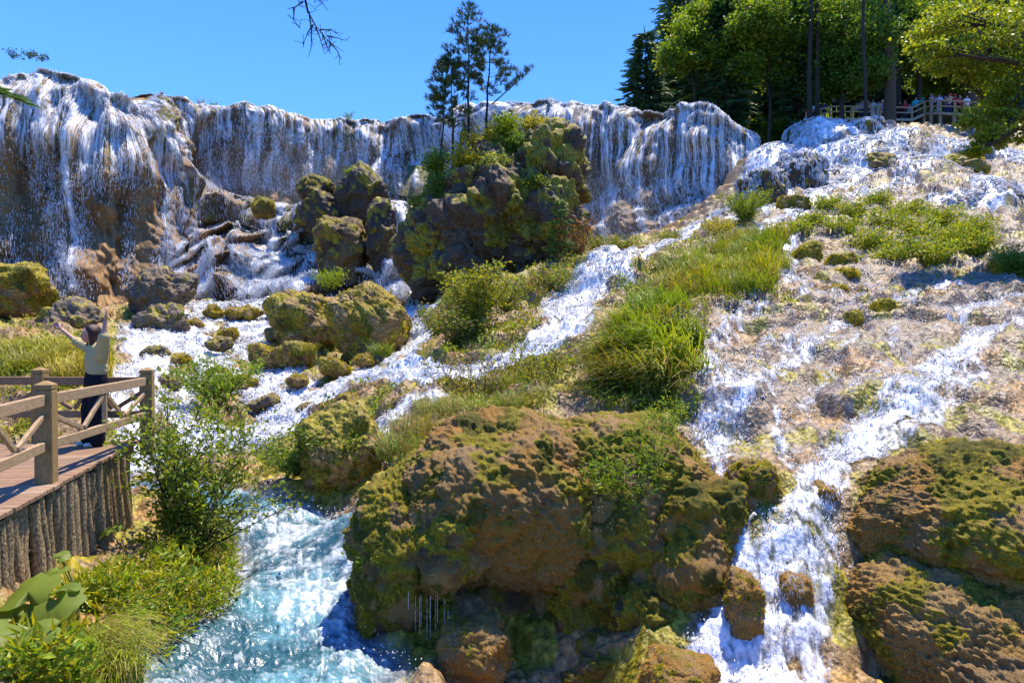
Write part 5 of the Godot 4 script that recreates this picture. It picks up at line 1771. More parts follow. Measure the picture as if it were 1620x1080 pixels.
func build_shrubs() -> void:
	var oc := "shrubs on the rock outcrop"
	for q in [[765, 245, 31.0, 1.5, 0.9, G_YELLOW, "yellow shrub below the tallest pine on the outcrop"], [800, 222, 31.4, 1.3, 0.8, G_LIME, "lime green shrub right of the outcrop pines"], [845, 215, 31.6, 1.15, 0.7, G_YELLOW, "yellow shrub at the top right of the outcrop"], [820, 240, 30.8, 0.8, 0.8, G_GREEN, "low green shrub on the brow of the outcrop"], [735, 270, 30.4, 1.2, 0.9, G_YELLOW, "yellow-green shrub spilling down the face of the outcrop"], [700, 320, 30.2, 1.5, 0.7, G_GREEN, "grey-green shrub on the shoulder of the outcrop"], [672, 335, 30.6, 1.1, 0.7, G_WILLOW, "low willow at the left edge of the outcrop"], [780, 275, 29.6, 0.9, 0.9, G_WILLOW, "hanging green shrub on the upper face of the outcrop"], [850, 300, 29.2, 0.5, 0.4, G_WILLOW, "small pale shrub halfway down the outcrop face"], [690, 280, 31.5, 1.4, 0.7, G_GREEN, "green shrub at the foot of the leaning pine"]]:
		bush("outcrop_shrub", q[6], P(q[0], q[1], q[2]), q[3], q[4], {"leaves": 1500, "size": 0.16, "cols": q[5], "stems": 9, "twigs": 3, "loose": 0.9, "group": oc})
	# the willow on the near bank
	var wb := P(288, 905, 9.0)
	wb.y = ground(wb.x, wb.z)
	bush("willow", "loose green willow with dark stems between deck and turquoise stream", wb, 2.6, 0.8, {"stems": 13, "twigs": 5, "leaves": 5200, "size": 0.085, "cols": G_WILLOW + G_LIME, "thick": 0.0055, "mesh": "leaf", "bark": Color(0.055, 0.042, 0.034), "lean": Vector3(0.12, 0, 0), "leaf_from": 1, "loose": 0.7})
	var wb2 := P(300, 905, 8.9)
	wb2.y = ground(wb2.x, wb2.z)
	bush("willow", "low bare-tipped willow arching out over the turquoise stream", wb2, 1.5, 0.8, {"stems": 9, "twigs": 4, "leaves": 1000, "size": 0.075, "cols": G_WILLOW, "thick": 0.009, "bark": Color(0.055, 0.042, 0.034), "lean": Vector3(0.75, -0.1, 0.0), "leaf_from": 2})
	bush("willow", "bright green willow growing in the rapids beyond the deck", ground_at(340, 645), 1.55, 1.0, {"stems": 12, "leaves": 3000, "size": 0.10, "cols": G_LIME + G_GREEN, "loose": 0.8})
	bush("willow", "dense green willow covering the dark islet", P(530, 740, 12.2), 1.0, 1.0, {"stems": 14, "leaves": 4200, "size": 0.085, "cols": G_WILLOW, "loose": 0.8, "leaf_from": 1})
	bush("willow", "green willow on the stream side of the dark islet", P(470, 745, 12.3), 0.75, 0.8, {"stems": 12, "leaves": 2600, "size": 0.08, "cols": G_WILLOW + G_GREEN, "loose": 0.8, "leaf_from": 1})
	bush("rounded_shrub", "round yellow-green shrub standing before the outcrop", P(752, 520, 18.6), 2.15, 1.05, {"stems": 16, "leaves": 5600, "size": 0.11, "cols": G_YELLOW + G_WILLOW, "loose": 0.8, "leaf_from": 1})
	bush("rounded_shrub", "dull green undershrub below the round yellow-green one", P(725, 545, 18.0), 1.0, 0.9, {"stems": 14, "leaves": 2600, "size": 0.10, "cols": G_GREEN + G_GOLD, "loose": 0.8, "leaf_from": 1})
	bush("bare_shrub", "half-bare shrub with dark arching stems in front of white water", P(755, 668, 12.0), 1.75, 1.0, {"stems": 20, "twigs": 6, "leaves": 1100, "size": 0.07, "cols": G_YELLOW + G_GOLD, "thick": 0.006, "bark": Color(0.05, 0.035, 0.028)})
	bush("bare_shrub", "half-bare shrub with yellowish leaves beside the long tussocks", P(860, 650, 11.6), 1.5, 0.8, {"stems": 15, "twigs": 6, "leaves": 1300, "size": 0.07, "cols": G_YELLOW + G_WILLOW, "thick": 0.006, "bark": Color(0.06, 0.04, 0.03)})
	conifer("young_fir", "young green fir beside the russet shrub", P(886, 425, 26.0), 2.7, 0.75, {"from": 0.08, "tiers": 15, "ring": 6, "size": 0.3, "dens": 4.0, "droop": 0.1, "cols": [Color(0.10, 0.20, 0.02), Color(0.07, 0.13, 0.02)]})
	bush("russet_shrub", "airy russet shrub behind the young fir", P(915, 415, 26.6), 2.5, 0.9, {"stems": 10, "twigs": 5, "leaves": 800, "size": 0.10, "cols": G_RUST, "thick": 0.006, "bark": Color(0.16, 0.09, 0.06)})
	bush("green_shrub", "grassy green shrub under the young fir", P(915, 440, 25.4), 0.95, 1.1, {"stems": 14, "leaves": 2400, "size": 0.10, "cols": G_GREEN + G_GOLD, "loose": 1.0, "leaf_from": 1})
	bush("russet_shrub", "brown-red low shrub left of the young fir", P(850, 470, 23.5), 0.85, 0.9, {"stems": 12, "leaves": 1100, "size": 0.08, "cols": G_RUST + G_GOLD, "loose": 1.0})
	bush("green_shrub", "light feathery shrub beside the bright stream", P(1015, 490, 18.0), 1.25, 0.75, {"stems": 10, "leaves": 1300, "size": 0.08, "cols": G_WILLOW, "loose": 0.8})
	bush("lime_shrub", "bright lime shrub standing alone below the big domes", P(1180, 352, 28.5), 1.75, 0.95, {"stems": 22, "leaves": 4200, "size": 0.13, "cols": G_LIME, "mesh": "narrow", "loose": 0.6, "leaf_from": 1})
	bush("green_shrub", "yellow-green low shrub left of the bright lime one", P(1140, 372, 27.5), 0.7, 0.8, {"stems": 12, "leaves": 1400, "size": 0.10, "cols": G_YELLOW, "loose": 1.0, "leaf_from": 1})
	for q in [[945, 395, 28.0, 0.7, "low green shrub at the foot of the right curtain"], [985, 392, 28.5, 0.6, "grassy shrub on the ledge above the bright stream"], [1060, 380, 30.0, 0.5, "small shrub on the ledge below the right curtain"], [880, 455, 23.0, 0.8, "dull green shrub between russet shrub and bright stream"], [800, 480, 20.5, 0.8, "low shrub right of the round yellow-green one"], [690, 520, 21.0, 0.7, "low shrub at the water's edge under the outcrop"]]:
		bush("green_shrub", q[4], P(q[0], q[1] + 6.0, q[2]), q[3] * 1.3, q[3] * 1.3, {"stems": 12, "leaves": 1500, "size": 0.10, "cols": G_GREEN + G_GOLD + G_WILLOW, "loose": 1.0, "leaf_from": 1})
	# the thicket on the shoal
	for q in [[1310, 335, 0.7], [1350, 345, 0.8], [1330, 372, 0.8], [1390, 330, 0.8], [1400, 365, 1.0], [1380, 395, 0.9], [1440, 345, 0.9], [1450, 380, 1.1], [1440, 410, 1.0], [1490, 355, 0.9], [1500, 392, 1.1], [1480, 418, 0.9], [1540, 375, 0.9], [1545, 405, 0.9], [1410, 420, 0.7], [1285, 358, 0.55], [1265, 372, 0.5]]:
		bush("thicket_shrub", "yellow-green leafy shrub of the thicket on the wet shoal", hit(q[0], q[1]), q[2] * 1.0, q[2] * 1.05, {"stems": 12, "twigs": 3, "leaves": 1700, "size": 0.125, "cols": G_YELLOW + G_LIME + G_GREEN, "loose": 1.1, "leaf_from": 1, "group": "shrubs of the yellow-green thicket"})
	bush("thicket_shrub", "dark green shrub at the edge of the shoal beside the cushion", P(1610, 430, 20.0), 0.8, 0.8, {"stems": 12, "leaves": 1500, "size": 0.10, "cols": G_GREEN, "loose": 1.0, "leaf_from": 1})
	# leafy stems on the mound
	for q in [[1000, 815, 7.4, 1.0, 0.45, "fresh green leafy stems hanging on the face of the mound"], [960, 800, 7.5, 0.7, 0.35, "smaller fresh green plant on the mound"], [1030, 760, 7.7, 0.9, 0.4, "upright fresh green plant at the brow of the mound"], [1055, 700, 8.8, 0.7, 0.35, "fresh green plant between mound and tussocks"]]:
		bush("leafy_plant", q[5], P(q[0], q[1], q[2]), q[3], q[4], {"stems": 12, "twigs": 3, "leaves": 620, "size": 0.085, "mesh": "narrow", "cols": G_LIME + G_GREEN, "thick": 0.006, "bark": Color(0.10, 0.13, 0.03), "loose": 0.5, "leaf_from": 1, "category": "plant"})
	bush("mossy_plant", "small bright plants at the foot of the mound by the stream", P(590, 900, 7.2), 0.35, 0.28, {"stems": 12, "leaves": 420, "size": 0.05, "cols": G_LIME + G_GREEN, "category": "plant", "leaf_from": 1})
	bush("sapling", "green sapling on top of the gold and green islet", P(520, 458, 24.5), 0.95, 0.6, {"stems": 9, "leaves": 900, "size": 0.10, "cols": G_LIME, "loose": 0.8})
	bush("sapling", "tiny green sapling on the largest block of the middle step", P(552, 276, 42.5), 0.55, 0.35, {"stems": 6, "leaves": 160, "size": 0.12, "cols": G_LIME})
	bush("sapling", "little tree on the lip of the upper curtain", crest_at(545), 1.3, 0.6, {"stems": 6, "leaves": 260, "size": 0.16, "cols": G_GREEN})
	bush("sapling", "thin sapling on the lip beside the narrow fall", crest_at(372), 1.0, 0.4, {"stems": 5, "leaves": 100, "size": 0.15, "cols": G_GREEN})
	bush("sapling", "low brown scrub on the lip of the falls", crest_at(340), 0.7, 0.5, {"stems": 7, "leaves": 140, "size": 0.14, "cols": G_GOLD})
	for q in [[20, 92], [46, 92], [66, 96]]:
		bush("crest_scrub", "small dark scrub on top of the left cliff", P(q[0], q[1], 44.0), 0.6, 0.5, {"stems": 7, "leaves": 160, "size": 0.14, "cols": G_DARK, "group": "scrub on top of the left cliff"})
	# tussocks of long grass
	var tg := "long arching tussocks below the bright stream"
	for q in [[960, 600, 11.6, 0.8], [1010, 590, 11.6, 0.95], [1060, 610, 11.2, 0.95], [1095, 640, 10.6, 0.8], [1020, 640, 10.6, 0.9], [970, 640, 10.8, 0.8], [1045, 560, 12.6, 0.9], [985, 550, 13.2, 0.8], [1085, 575, 12.2, 0.8]]:
		tussock("grass_tussock", "long arching green and straw tussock on the rise above the mound", P(q[0], q[1], q[2]), q[3], 460, G_GOLD + G_LIME + G_LIME + G_GREEN + [Color(0.12, 0.17, 0.03)], {"spread": 0.34, "bump": 0.2, "comb": -0.6, "group": tg})
	for q in [[1090, 455, 19.5], [1120, 440, 20.5], [1150, 425, 21.5], [1180, 410, 22.5], [1110, 470, 18.5], [1150, 455, 19.5], [1190, 440, 20.5], [1210, 420, 21.8], [1200, 395, 23.5], [1130, 405, 23.5], [1160, 385, 25.0], [1215, 380, 25.0], [1080, 425, 21.5], [1060, 470, 18.5], [1040, 500, 16.5], [1175, 465, 18.8]]:
		tussock("grass_tussock", "golden grass tussock on the bank between stream and bare shoal", P(q[0], q[1] + 8.0, q[2]), rng.randf_range(0.6, 0.9), 520, G_GOLD + G_YELLOW + G_LIME + G_GREEN, {"spread": 0.8, "bump": 0.25, "wide": 1.0, "group": "golden grass on the bank"})
	for q in [[690, 655, 10.8], [730, 665, 10.4], [770, 660, 10.2], [820, 655, 10.2], [660, 690, 9.6], [640, 720, 9.0], [880, 640, 10.6], [800, 620, 12.0], [850, 610, 12.4]]:
		tussock("grass_tussock", "short green and straw tussock on top of the mound", P(q[0], q[1], q[2]), 0.42, 420, G_GOLD + G_LIME + G_GREEN, {"spread": 0.38, "bump": 0.06, "wide": 0.8, "group": "short grass on the mound"})
	for q in [[20, 600, 16.0], [60, 590, 16.5], [100, 585, 17.0], [125, 600, 16.0], [40, 570, 18.5], [90, 562, 19.0], [10, 565, 19.0], [130, 570, 18.0]]:
		tussock("grass_tussock", "yellow-green grass on the bank behind the wooden deck", P(q[0], q[1] + 6.0, q[2]), 0.7, 420, G_YELLOW + G_LIME + G_GOLD, {"spread": 0.7, "bump": 0.2, "wide": 1.4, "group": "grass behind the deck"})
	for q in [[140, 1075, 5.2], [180, 1085, 5.0], [110, 1090, 4.9], [160, 1050, 5.5]]:
		tussock("grass_tussock", "straw-tipped grass hanging over the near corner of the bank", P(q[0], q[1], q[2]), 0.55, 340, G_GOLD + G_LIME, {"spread": 0.2, "comb": 1.2, "wide": 0.6, "group": "straw-tipped grass on the near bank"})
	for q in [[480, 560, 21.5], [600, 560, 22.0], [560, 510, 24.0], [450, 520, 25.0]]:
		tussock("grass_tussock", "grass tuft on the gold and green islet", P(q[0], q[1], q[2]), 0.5, 200, G_GOLD + G_GREEN, {"spread": 0.4, "wide": 1.6, "group": "grass tufts on the islet"})
	# low herbs, moss tufts and dry litter on the slopes between the streams
	var herb := []
	var litter := []
	for k in 26000:
		var px := rng.randf_range(600, 1260)
		var py := rng.randf_range(365, 665)
		if k % 4 == 0:
			px = rng.randf_range(-20, 620)
			py = rng.randf_range(500, 760)
		var h := hit(px, py)
		if wat(wm, h.x, h.z) > 0.12 or (px > 1120 and py > 480):
			continue
		var cl := n_moss.get_noise_2d(h.x * 0.8, h.z * 0.8) + n_mid.get_noise_2d(h.x, h.z) * 0.5
		if rng.randf() > 0.5 + cl * 1.6:
			continue
		h.y += relief(h.x, h.z, h.y) - 0.01 + rng.randf() * 0.05
		var s := clampf(-h.z * 0.006, 0.05, 0.16) * rng.randf_range(0.6, 1.4)
		if rng.randf() < 0.3:
			litter.append([leaf_xf(h, Vector3(rng.randfn(), rng.randf_range(0, 0.5), rng.randfn()), s), shade([Color(0.26, 0.15, 0.06), Color(0.36, 0.26, 0.11), Color(0.18, 0.10, 0.05)])])
		else:
			herb.append([leaf_xf(h, Vector3(rng.randfn() * 0.6, 1.0, rng.randfn() * 0.6), s * 1.3), shade(G_GOLD + G_GREEN + G_LIME)])
	cover_patch("slope_herbs", "low herbs and grass growing between the streams", herb, {"mesh": "clump"})
	cover_patch("dry_litter", "dry brown leaves and stalks lying on the slopes", litter, {"mesh": "narrow", "category": "litter"})
	# undergrowth on the near bank
	var spots := []
	var fern := []
	for k in 24000:
		var px := rng.randf_range(-40, 375)
		var py := rng.randf_range(835, 1110)
		var edge := 375.0 - maxf(0.0, (py - 960.0)) * 1.5
		if px > edge or (px < 150 and py < 860):
			continue
		var h := hit(px, py)
		var off := h.x - edge_x(h.z)
		if off < 0.3:
			continue
		var cl := n_moss.get_noise_2d(h.x * 2.2, h.z * 2.2)
		if rng.randf() > 0.65 + cl * 1.5:
			continue
		var hh := rng.randf() * (0.14 + 0.42 * clampf(cl + 0.3, 0, 1)) * ss(0.1, 1.1, off)
		h.y += hh
		var cols: Array = G_LIME + G_GREEN
		if cl < -0.1:
			cols = G_GREEN + G_GOLD
		var dir := Vector3(rng.randfn(), rng.randf_range(-0.2, 0.9), rng.randfn())
		if rng.randf() < 0.35:
			fern.append([leaf_xf(h, dir + Vector3(0, 0.6, 0), rng.randf_range(0.08, 0.2)), shade(G_LIME + G_YELLOW)])
		else:
			spots.append([leaf_xf(h, dir, rng.randf_range(0.04, 0.11)), shade(cols)])
	cover_patch("undergrowth", "low mixed green undergrowth covering the near bank", spots)
	cover_patch("undergrowth", "narrow-leaved bright weeds among the undergrowth of the near bank", fern, {"mesh": "narrow"})
	# butterbur with broad leaves
	for q in [[52, 1000, 5.6, [[45, 935, 0.24, 0.2], [88, 950, 0.2, 0.5], [20, 968, 0.15, 0.1], [62, 968, 0.13, 0.3], [105, 930, 0.12, -0.4]], "butterbur with the broadest leaves below the log wall"], [10, 1080, 4.7, [[8, 1035, 0.17, 0.3], [-8, 1000, 0.15, 0.1], [15, 1068, 0.14, 0.5], [70, 995, 0.13, 0.2]], "butterbur at the very edge of the near bank"], [130, 1010, 6.0, [[80, 905, 0.09, 0.2], [100, 900, 0.07, 0.0], [95, 880, 0.07, 0.4]], "small butterbur close against the log wall"], [220, 990, 6.6, [[185, 975, 0.11, 0.3], [205, 985, 0.09, 0.2], [235, 985, 0.10, 0.2], [165, 965, 0.09, 0.1]], "butterbur with grey-green leaves halfway along the bank"], [165, 860, 8.4, [[168, 838, 0.16, 0.1], [145, 862, 0.09, 0.3]], "pale butterbur at the end of the log wall"]]:
		var at := P(q[0], q[1], q[2])
		at.y = ground(at.x, at.z)
		var t := thing("butterbur", q[4], "plant", at)
		for l in q[3]:
			var e := P(l[0], l[1], q[2] - 0.1 + rng.randf_range(-0.15, 0.15)) - at
			var st := new_st()
			tube(st, [Vector3(rng.randfn() * 0.03, -0.1, rng.randfn() * 0.03), e * Vector3(0.35, 0.6, 0.35), e], [0.011, 0.008, 0.006], 5, Color(0.16, 0.2, 0.05))
			put("stalk", st.commit(), M.bark, t)
			var lf := put("leaf", L.broad, M.broad, t, e)
			lf.basis = Basis(Vector3.UP, rng.randf() * TAU).rotated(Vector3.RIGHT, l[3] + 0.15).rotated(Vector3.BACK, rng.randfn() * 0.2).scaled(Vector3.ONE * l[2])
	# the bare branch that hangs into the sky: a leafless tree stands behind the camera
	var tb := Vector3(-3.4, ground(-3.4, -3.3) - 0.5, 1.2)
	var bt := thing("bare_tree", "leafless branch hanging into the open sky above the falls", "tree", tb)
	var ts := new_st()
	var crown := P(440, -330, 5.2) - tb
	tube(ts, [Vector3.ZERO, Vector3(0.1, 3.0, -0.2), Vector3(0.3, 5.4, -1.2)], [0.14, 0.11, 0.08], 8, Color(0.05, 0.04, 0.035))
	put("trunk", ts.commit(), M.bark, bt)
	var ls := new_st()
	tube(ls, [Vector3(0.3, 5.3, -1.1), (Vector3(0.3, 5.4, -1.2) + crown) * 0.5 + Vector3(0, 0.3, 0), crown, P(470, -60, 5.6) - tb, P(487, 20, 5.8) - tb], [0.08, 0.06, 0.04, 0.014, 0.009], 6, Color(0.05, 0.04, 0.035))
	var limbs := [[[470, -60, 5.6], [462, -10, 5.6], [480, 8, 5.7]], [[487, 20, 5.8], [500, 42, 5.8], [520, 66, 5.7], [545, 80, 5.7]], [[487, 20, 5.8], [494, 50, 5.8], [492, 75, 5.8], [488, 92, 5.8]], [[478, -20, 5.7], [510, 5, 5.8], [518, 16, 5.8]], [[500, 42, 5.8], [508, 60, 5.9], [512, 84, 5.9]], [[480, 0, 5.7], [466, 10, 5.6], [455, 14, 5.6]], [[466, 10, 5.6], [463, 30, 5.6], [475, 44, 5.6]], [[494, 36, 5.8], [484, 52, 5.8], [480, 70, 5.8]], [[515, 60, 5.7], [530, 60, 5.7], [549, 64, 5.7]], [[505, 45, 5.8], [525, 48, 5.8], [538, 58, 5.8]], [[490, -10, 5.7], [503, -2, 5.7], [520, -8, 5.7]], [[520, 66, 5.7], [532, 78, 5.7], [541, 94, 5.7]], [[512, 52, 5.8], [516, 70, 5.8], [524, 84, 5.8]]]
	for l in limbs:
		var pts := []
		var rad := []
		for k in l.size():
			pts.append(P(l[k][0], l[k][1], l[k][2]) - tb + Vector3(rng.randfn(), rng.randfn(), rng.randfn()) * 0.006)
			rad.append(0.007 * (1.0 - 0.75 * k / (l.size() - 1)))
		tube(ls, pts, rad, 5, Color(0.05, 0.04, 0.035))
		for k in 6:
			var i := rng.randi() % (pts.size() - 1)
			var p: Vector3 = pts[i].lerp(pts[i + 1], rng.randf())
			var e := p + Vector3(rng.randfn(), -0.3 + rng.randfn(), rng.randfn()).normalized() * rng.randf_range(0.03, 0.09)
			tube(ls, [p, e], [0.003, 0.0016], 4, Color(0.05, 0.04, 0.035))
			tube(ls, [e, e + (e - p) * 0.1], [0.004, 0.003], 4, Color(0.05, 0.04, 0.035))
	put("branch", ls.commit(), M.bark, bt)

# ---------------------------------------------------------------- the wooden deck
const DECK := 2.43
var box_cache := {}

func box_of(s: Vector3, b: float) -> ArrayMesh:
	var key := "%.2f_%.3f_%.3f" % [s.x, s.y, s.z]
	if not box_cache.has(key):
		box_cache[key] = bevel_box(s, b)
	return box_cache[key]

# a beam from a to b (in the parent's axes), its length along its own x
func beam(called: String, parent: Node, a: Vector3, b: Vector3, tall: float, thick: float, m: Material, bev := 0.006) -> MeshInstance3D:
	var d := b - a
	var x := d.normalized()
	var z := x.cross(Vector3.UP if absf(x.y) < 0.99 else Vector3.RIGHT).normalized()
	var y := z.cross(x).normalized()
	var ln := snappedf(d.length(), 0.01)
	var o := put(called, box_of(Vector3(ln, tall, thick), bev), m, parent, (a + b) * 0.5)
	o.basis = Basis(x, y, z)
	return o

func edge_x(z: float) -> float:
	return -5.40 + (z + 9.75) * 0.2523

func railing_post(parent: Node, at: Vector3, yaw: float, top: float, bottom: float, w: float, m: Material) -> void:
	var b := Basis(Vector3.UP, yaw)
	var o := put("post", box_of(Vector3(top - bottom - 0.085, w, w), 0.008), m, parent, Vector3(at.x, (top + bottom - 0.085) * 0.5, at.z))
	o.basis = b * Basis(Vector3.BACK, PI * 0.5)
	var h := (top - bottom - 0.085) * 0.5
	put("groove", box_of(Vector3(0.016, w - 0.03, w - 0.03), 0.002), m, o, Vector3(h + 0.007, 0, 0))
	var pts := []
	for sy in [-1, 1]:
		for sz in [-1, 1]:
			pts.append(Vector3(0, sy * w * 0.5, sz * w * 0.5))
			pts.append(Vector3(0.045, sy * w * 0.5, sz * w * 0.5))
			pts.append(Vector3(0.085, sy * 0.01, sz * 0.01))
	put("cap", hull(pts), m, o, Vector3(h + 0.014, 0, 0))

func railing_panel(parent: Node, a: Vector3, b: Vector3, mt: Material, mb: Material, w: float) -> void:
	# a and b: post feet on the deck
	var d := (b - a).normalized()
	var ia := a + d * w
	var ib := b - d * w
	var up := Vector3.UP
	beam("top_rail", parent, ia + up * 0.865, ib + up * 0.865, 0.115, 0.055, mt)
	beam("lower_rail", parent, ia + up * 0.385, ib + up * 0.385, 0.10, 0.055, mt)
	var mid := (ia + ib) * 0.5
	beam("strut", parent, mid + up * 0.437, mid + up * 0.805, 0.05, 0.045, mb)
	var q1 := ia.lerp(ib, 0.27)
	var q3 := ia.lerp(ib, 0.73)
	for s in [[ia + up * 0.70, q1 + up * 0.465], [q1 + d * 0.05 + up * 0.465, mid - d * 0.06 + up * 0.785], [mid + d * 0.06 + up * 0.785, q3 - d * 0.05 + up * 0.465], [q3 + up * 0.465, ib + up * 0.70]]:
		beam("brace", parent, s[0], s[1], 0.055, 0.04, mb)

func build_deck() -> void:
	var base := Vector3(edge_x(-7.0), DECK, -7.0)
	var t := thing("viewing_deck", "weathered wooden viewing deck with braced railing above the stream", "boardwalk", base)
	var along := Vector3(0.2446, 0, 0.9696)
	var left := Vector3(-0.9696, 0, 0.2446)
	var e0 := Vector3(edge_x(-9.98), DECK, -9.98)
	for k in 42:
		var c := e0 + along * (0.072 + k * 0.144)
		var jut := rng.randf_range(-0.012, 0.012)
		var a := c - left * (0.02 + jut) - base
		var pl := beam("plank", t, a + Vector3(0, -0.022 + rng.randf_range(-0.003, 0.003), 0), a + left * 3.0 + Vector3(0, -0.022, 0), 0.044, 0.137, M["plank%d" % (rng.randi() % 5)], 0.005)
		pl.rotate_y(rng.randfn() * 0.003)
	for s in [0.12, 1.5, 2.85]:
		beam("joist", t, e0 + left * s + Vector3(0, -0.125, 0) - base, e0 + along * 6.0 + left * s + Vector3(0, -0.125, 0) - base, 0.15, 0.09, M.plank4)
	var yaw := -atan2(0.2446, 0.9696) * -1.0
	var N := Vector3(-4.86, DECK, -7.1)
	var Fp := Vector3(-5.25, DECK, -9.8)
	var Bp := Vector3(-6.83, DECK, -9.86)
	var Np := Vector3(-4.12, DECK, -4.6)
	var Lp := Vector3(-8.7, DECK, -9.92)
	for p in [N, Fp, Np]:
		railing_post(t, p - base, yaw, 1.05, -0.19, 0.165, M.post)
	for p in [Bp, Lp]:
		railing_post(t, p - base, 0.04, 1.05, -0.19, 0.165, M.post)
	railing_panel(t, N - base, Fp - base, M.rail, M.rail, 0.085)
	railing_panel(t, Np - base, N - base, M.rail, M.rail, 0.085)
	railing_panel(t, Bp - base, Fp - base, M.rail_brown, M.rail_brown, 0.085)
	railing_panel(t, Lp - base, Bp - base, M.rail_brown, M.rail_brown, 0.085)
	# the wall of upright logs below the deck
	var lw := thing("log_wall", "wall of thin upright logs under the edge of the deck", "log wall", Vector3(edge_x(-7.0), ground(edge_x(-7.0), -7.0), -7.0))
	var s := 0.0
	while s < 5.6:
		var r := rng.randf_range(0.036, 0.068)
		s += r
		var p := e0 + along * (s + 0.25) + left * (0.06 + rng.randf_range(-0.035, 0.06))
		var top := Vector3(p.x, DECK - 0.055 - rng.randf() * 0.06, p.z)
		var foot := Vector3(p.x, minf(ground(p.x, p.z), DECK - 0.9) - 0.35, p.z) + along * rng.randfn() * 0.09 - left * rng.randf_range(0.0, 0.10)
		var st := new_st()
		var pts := []
		var rad := []
		for q in 6:
			var u := q / 5.0
			pts.append(foot.lerp(top, u) + Vector3(rng.randfn(), 0, rng.randfn()) * 0.007 - lw.position)
			rad.append(r * (1.08 - 0.2 * u) * rng.randf_range(0.94, 1.06))
		var g := rng.randf_range(0.65, 1.2)
		tube(st, pts, rad, 9, Color(0.46 * g, 0.33 * g, 0.17 * g))
		put("log", st.commit(), M.log, lw)
		s += r * rng.randf_range(0.7, 1.05)
	var st2 := new_st()
	var pp := []
	var a0 := P(-40, 942, 5.65)
	var a1 := P(160, 763, 9.25)
	for q in 8:
		pp.append(a0.lerp(a1, q / 7.0) + Vector3(0, rng.randfn() * 0.01, rng.randfn() * 0.01) - lw.position)
	tube(st2, pp, [0.042, 0.041, 0.04, 0.038, 0.036, 0.033, 0.03, 0.024], 9, Color(0.36, 0.28, 0.24))
	put("cross_pole", st2.commit(), M.log, lw)

# ---------------------------------------------------------------- the far walkway
const WALK := [[1276, 197, 55.0], [1313.5, 187, 56.0], [1332, 186.5, 56.0], [1348, 187, 56.0], [1371, 187, 56.0], [1393.5, 187.5, 56.0], [1413.5, 188, 56.0], [1443, 188.5, 56.0], [1463, 179, 56.0], [1474, 178, 55.4], [1488.5, 178, 54.8], [1511, 179, 54.2], [1526, 180, 53.8], [1560, 182, 53.0], [1600, 184, 52.0]]

func build_walkway() -> void:
	var o0 := P(1400, 190, 56.0)
	var t := thing("far_walkway", "wooden walkway with railing at the top of the torrent under the trees", "boardwalk", o0)
	var feet := []
	for w in WALK:
		feet.append(P(w[0], w[1], w[2]) - o0)
	for k in feet.size():
		var p: Vector3 = feet[k]
		var g := ground(p.x + o0.x, p.z + o0.z) - o0.y - 0.4
		beam("post", t, p + Vector3(0, 0.02, 0), p + Vector3(0, 1.0, 0), 0.13, 0.13, M.far_wood, 0.01)
		for back in [0.05, 2.0]:
			beam("pile", t, Vector3(p.x, minf(g, p.y - 0.8), p.z - back), Vector3(p.x, p.y - 0.16, p.z - back), 0.2, 0.2, M.far_wood, 0.01)
		if k < feet.size() - 1:
			var q: Vector3 = feet[k + 1]
			beam("top_rail", t, p + Vector3(0, 0.93, 0.075), q + Vector3(0, 0.93, 0.075), 0.11, 0.05, M.far_wood)
			beam("middle_rail", t, p + Vector3(0, 0.5, 0.075), q + Vector3(0, 0.5, 0.075), 0.10, 0.05, M.far_wood)
			beam("edge_beam", t, p + Vector3(0, -0.1, 0.1), q + Vector3(0, -0.1, 0.1), 0.16, 0.08, M.far_plank)
			var n := maxi(2, int((q - p).length() / 0.3))
			for s in n:
				var c := p.lerp(q, (s + 0.5) / n)
				beam("plank", t, c + Vector3(0, -0.02, 0.15), c + Vector3(0, -0.02, -2.2), 0.04, (q - p).length() / n - 0.02, M.far_plank)

func walk_at(px: float, back: float) -> Vector3:
	for k in WALK.size() - 1:
		if px >= WALK[k][0] and px <= WALK[k + 1][0]:
			var u: float = (px - WALK[k][0]) / (WALK[k + 1][0] - WALK[k][0])
			var p := P(px, lerpf(WALK[k][1], WALK[k + 1][1], u), lerpf(WALK[k][2], WALK[k + 1][2], u))
			return p + Vector3(p.x / -p.z * back, 0, -back)
	return P(px, 190, 56)

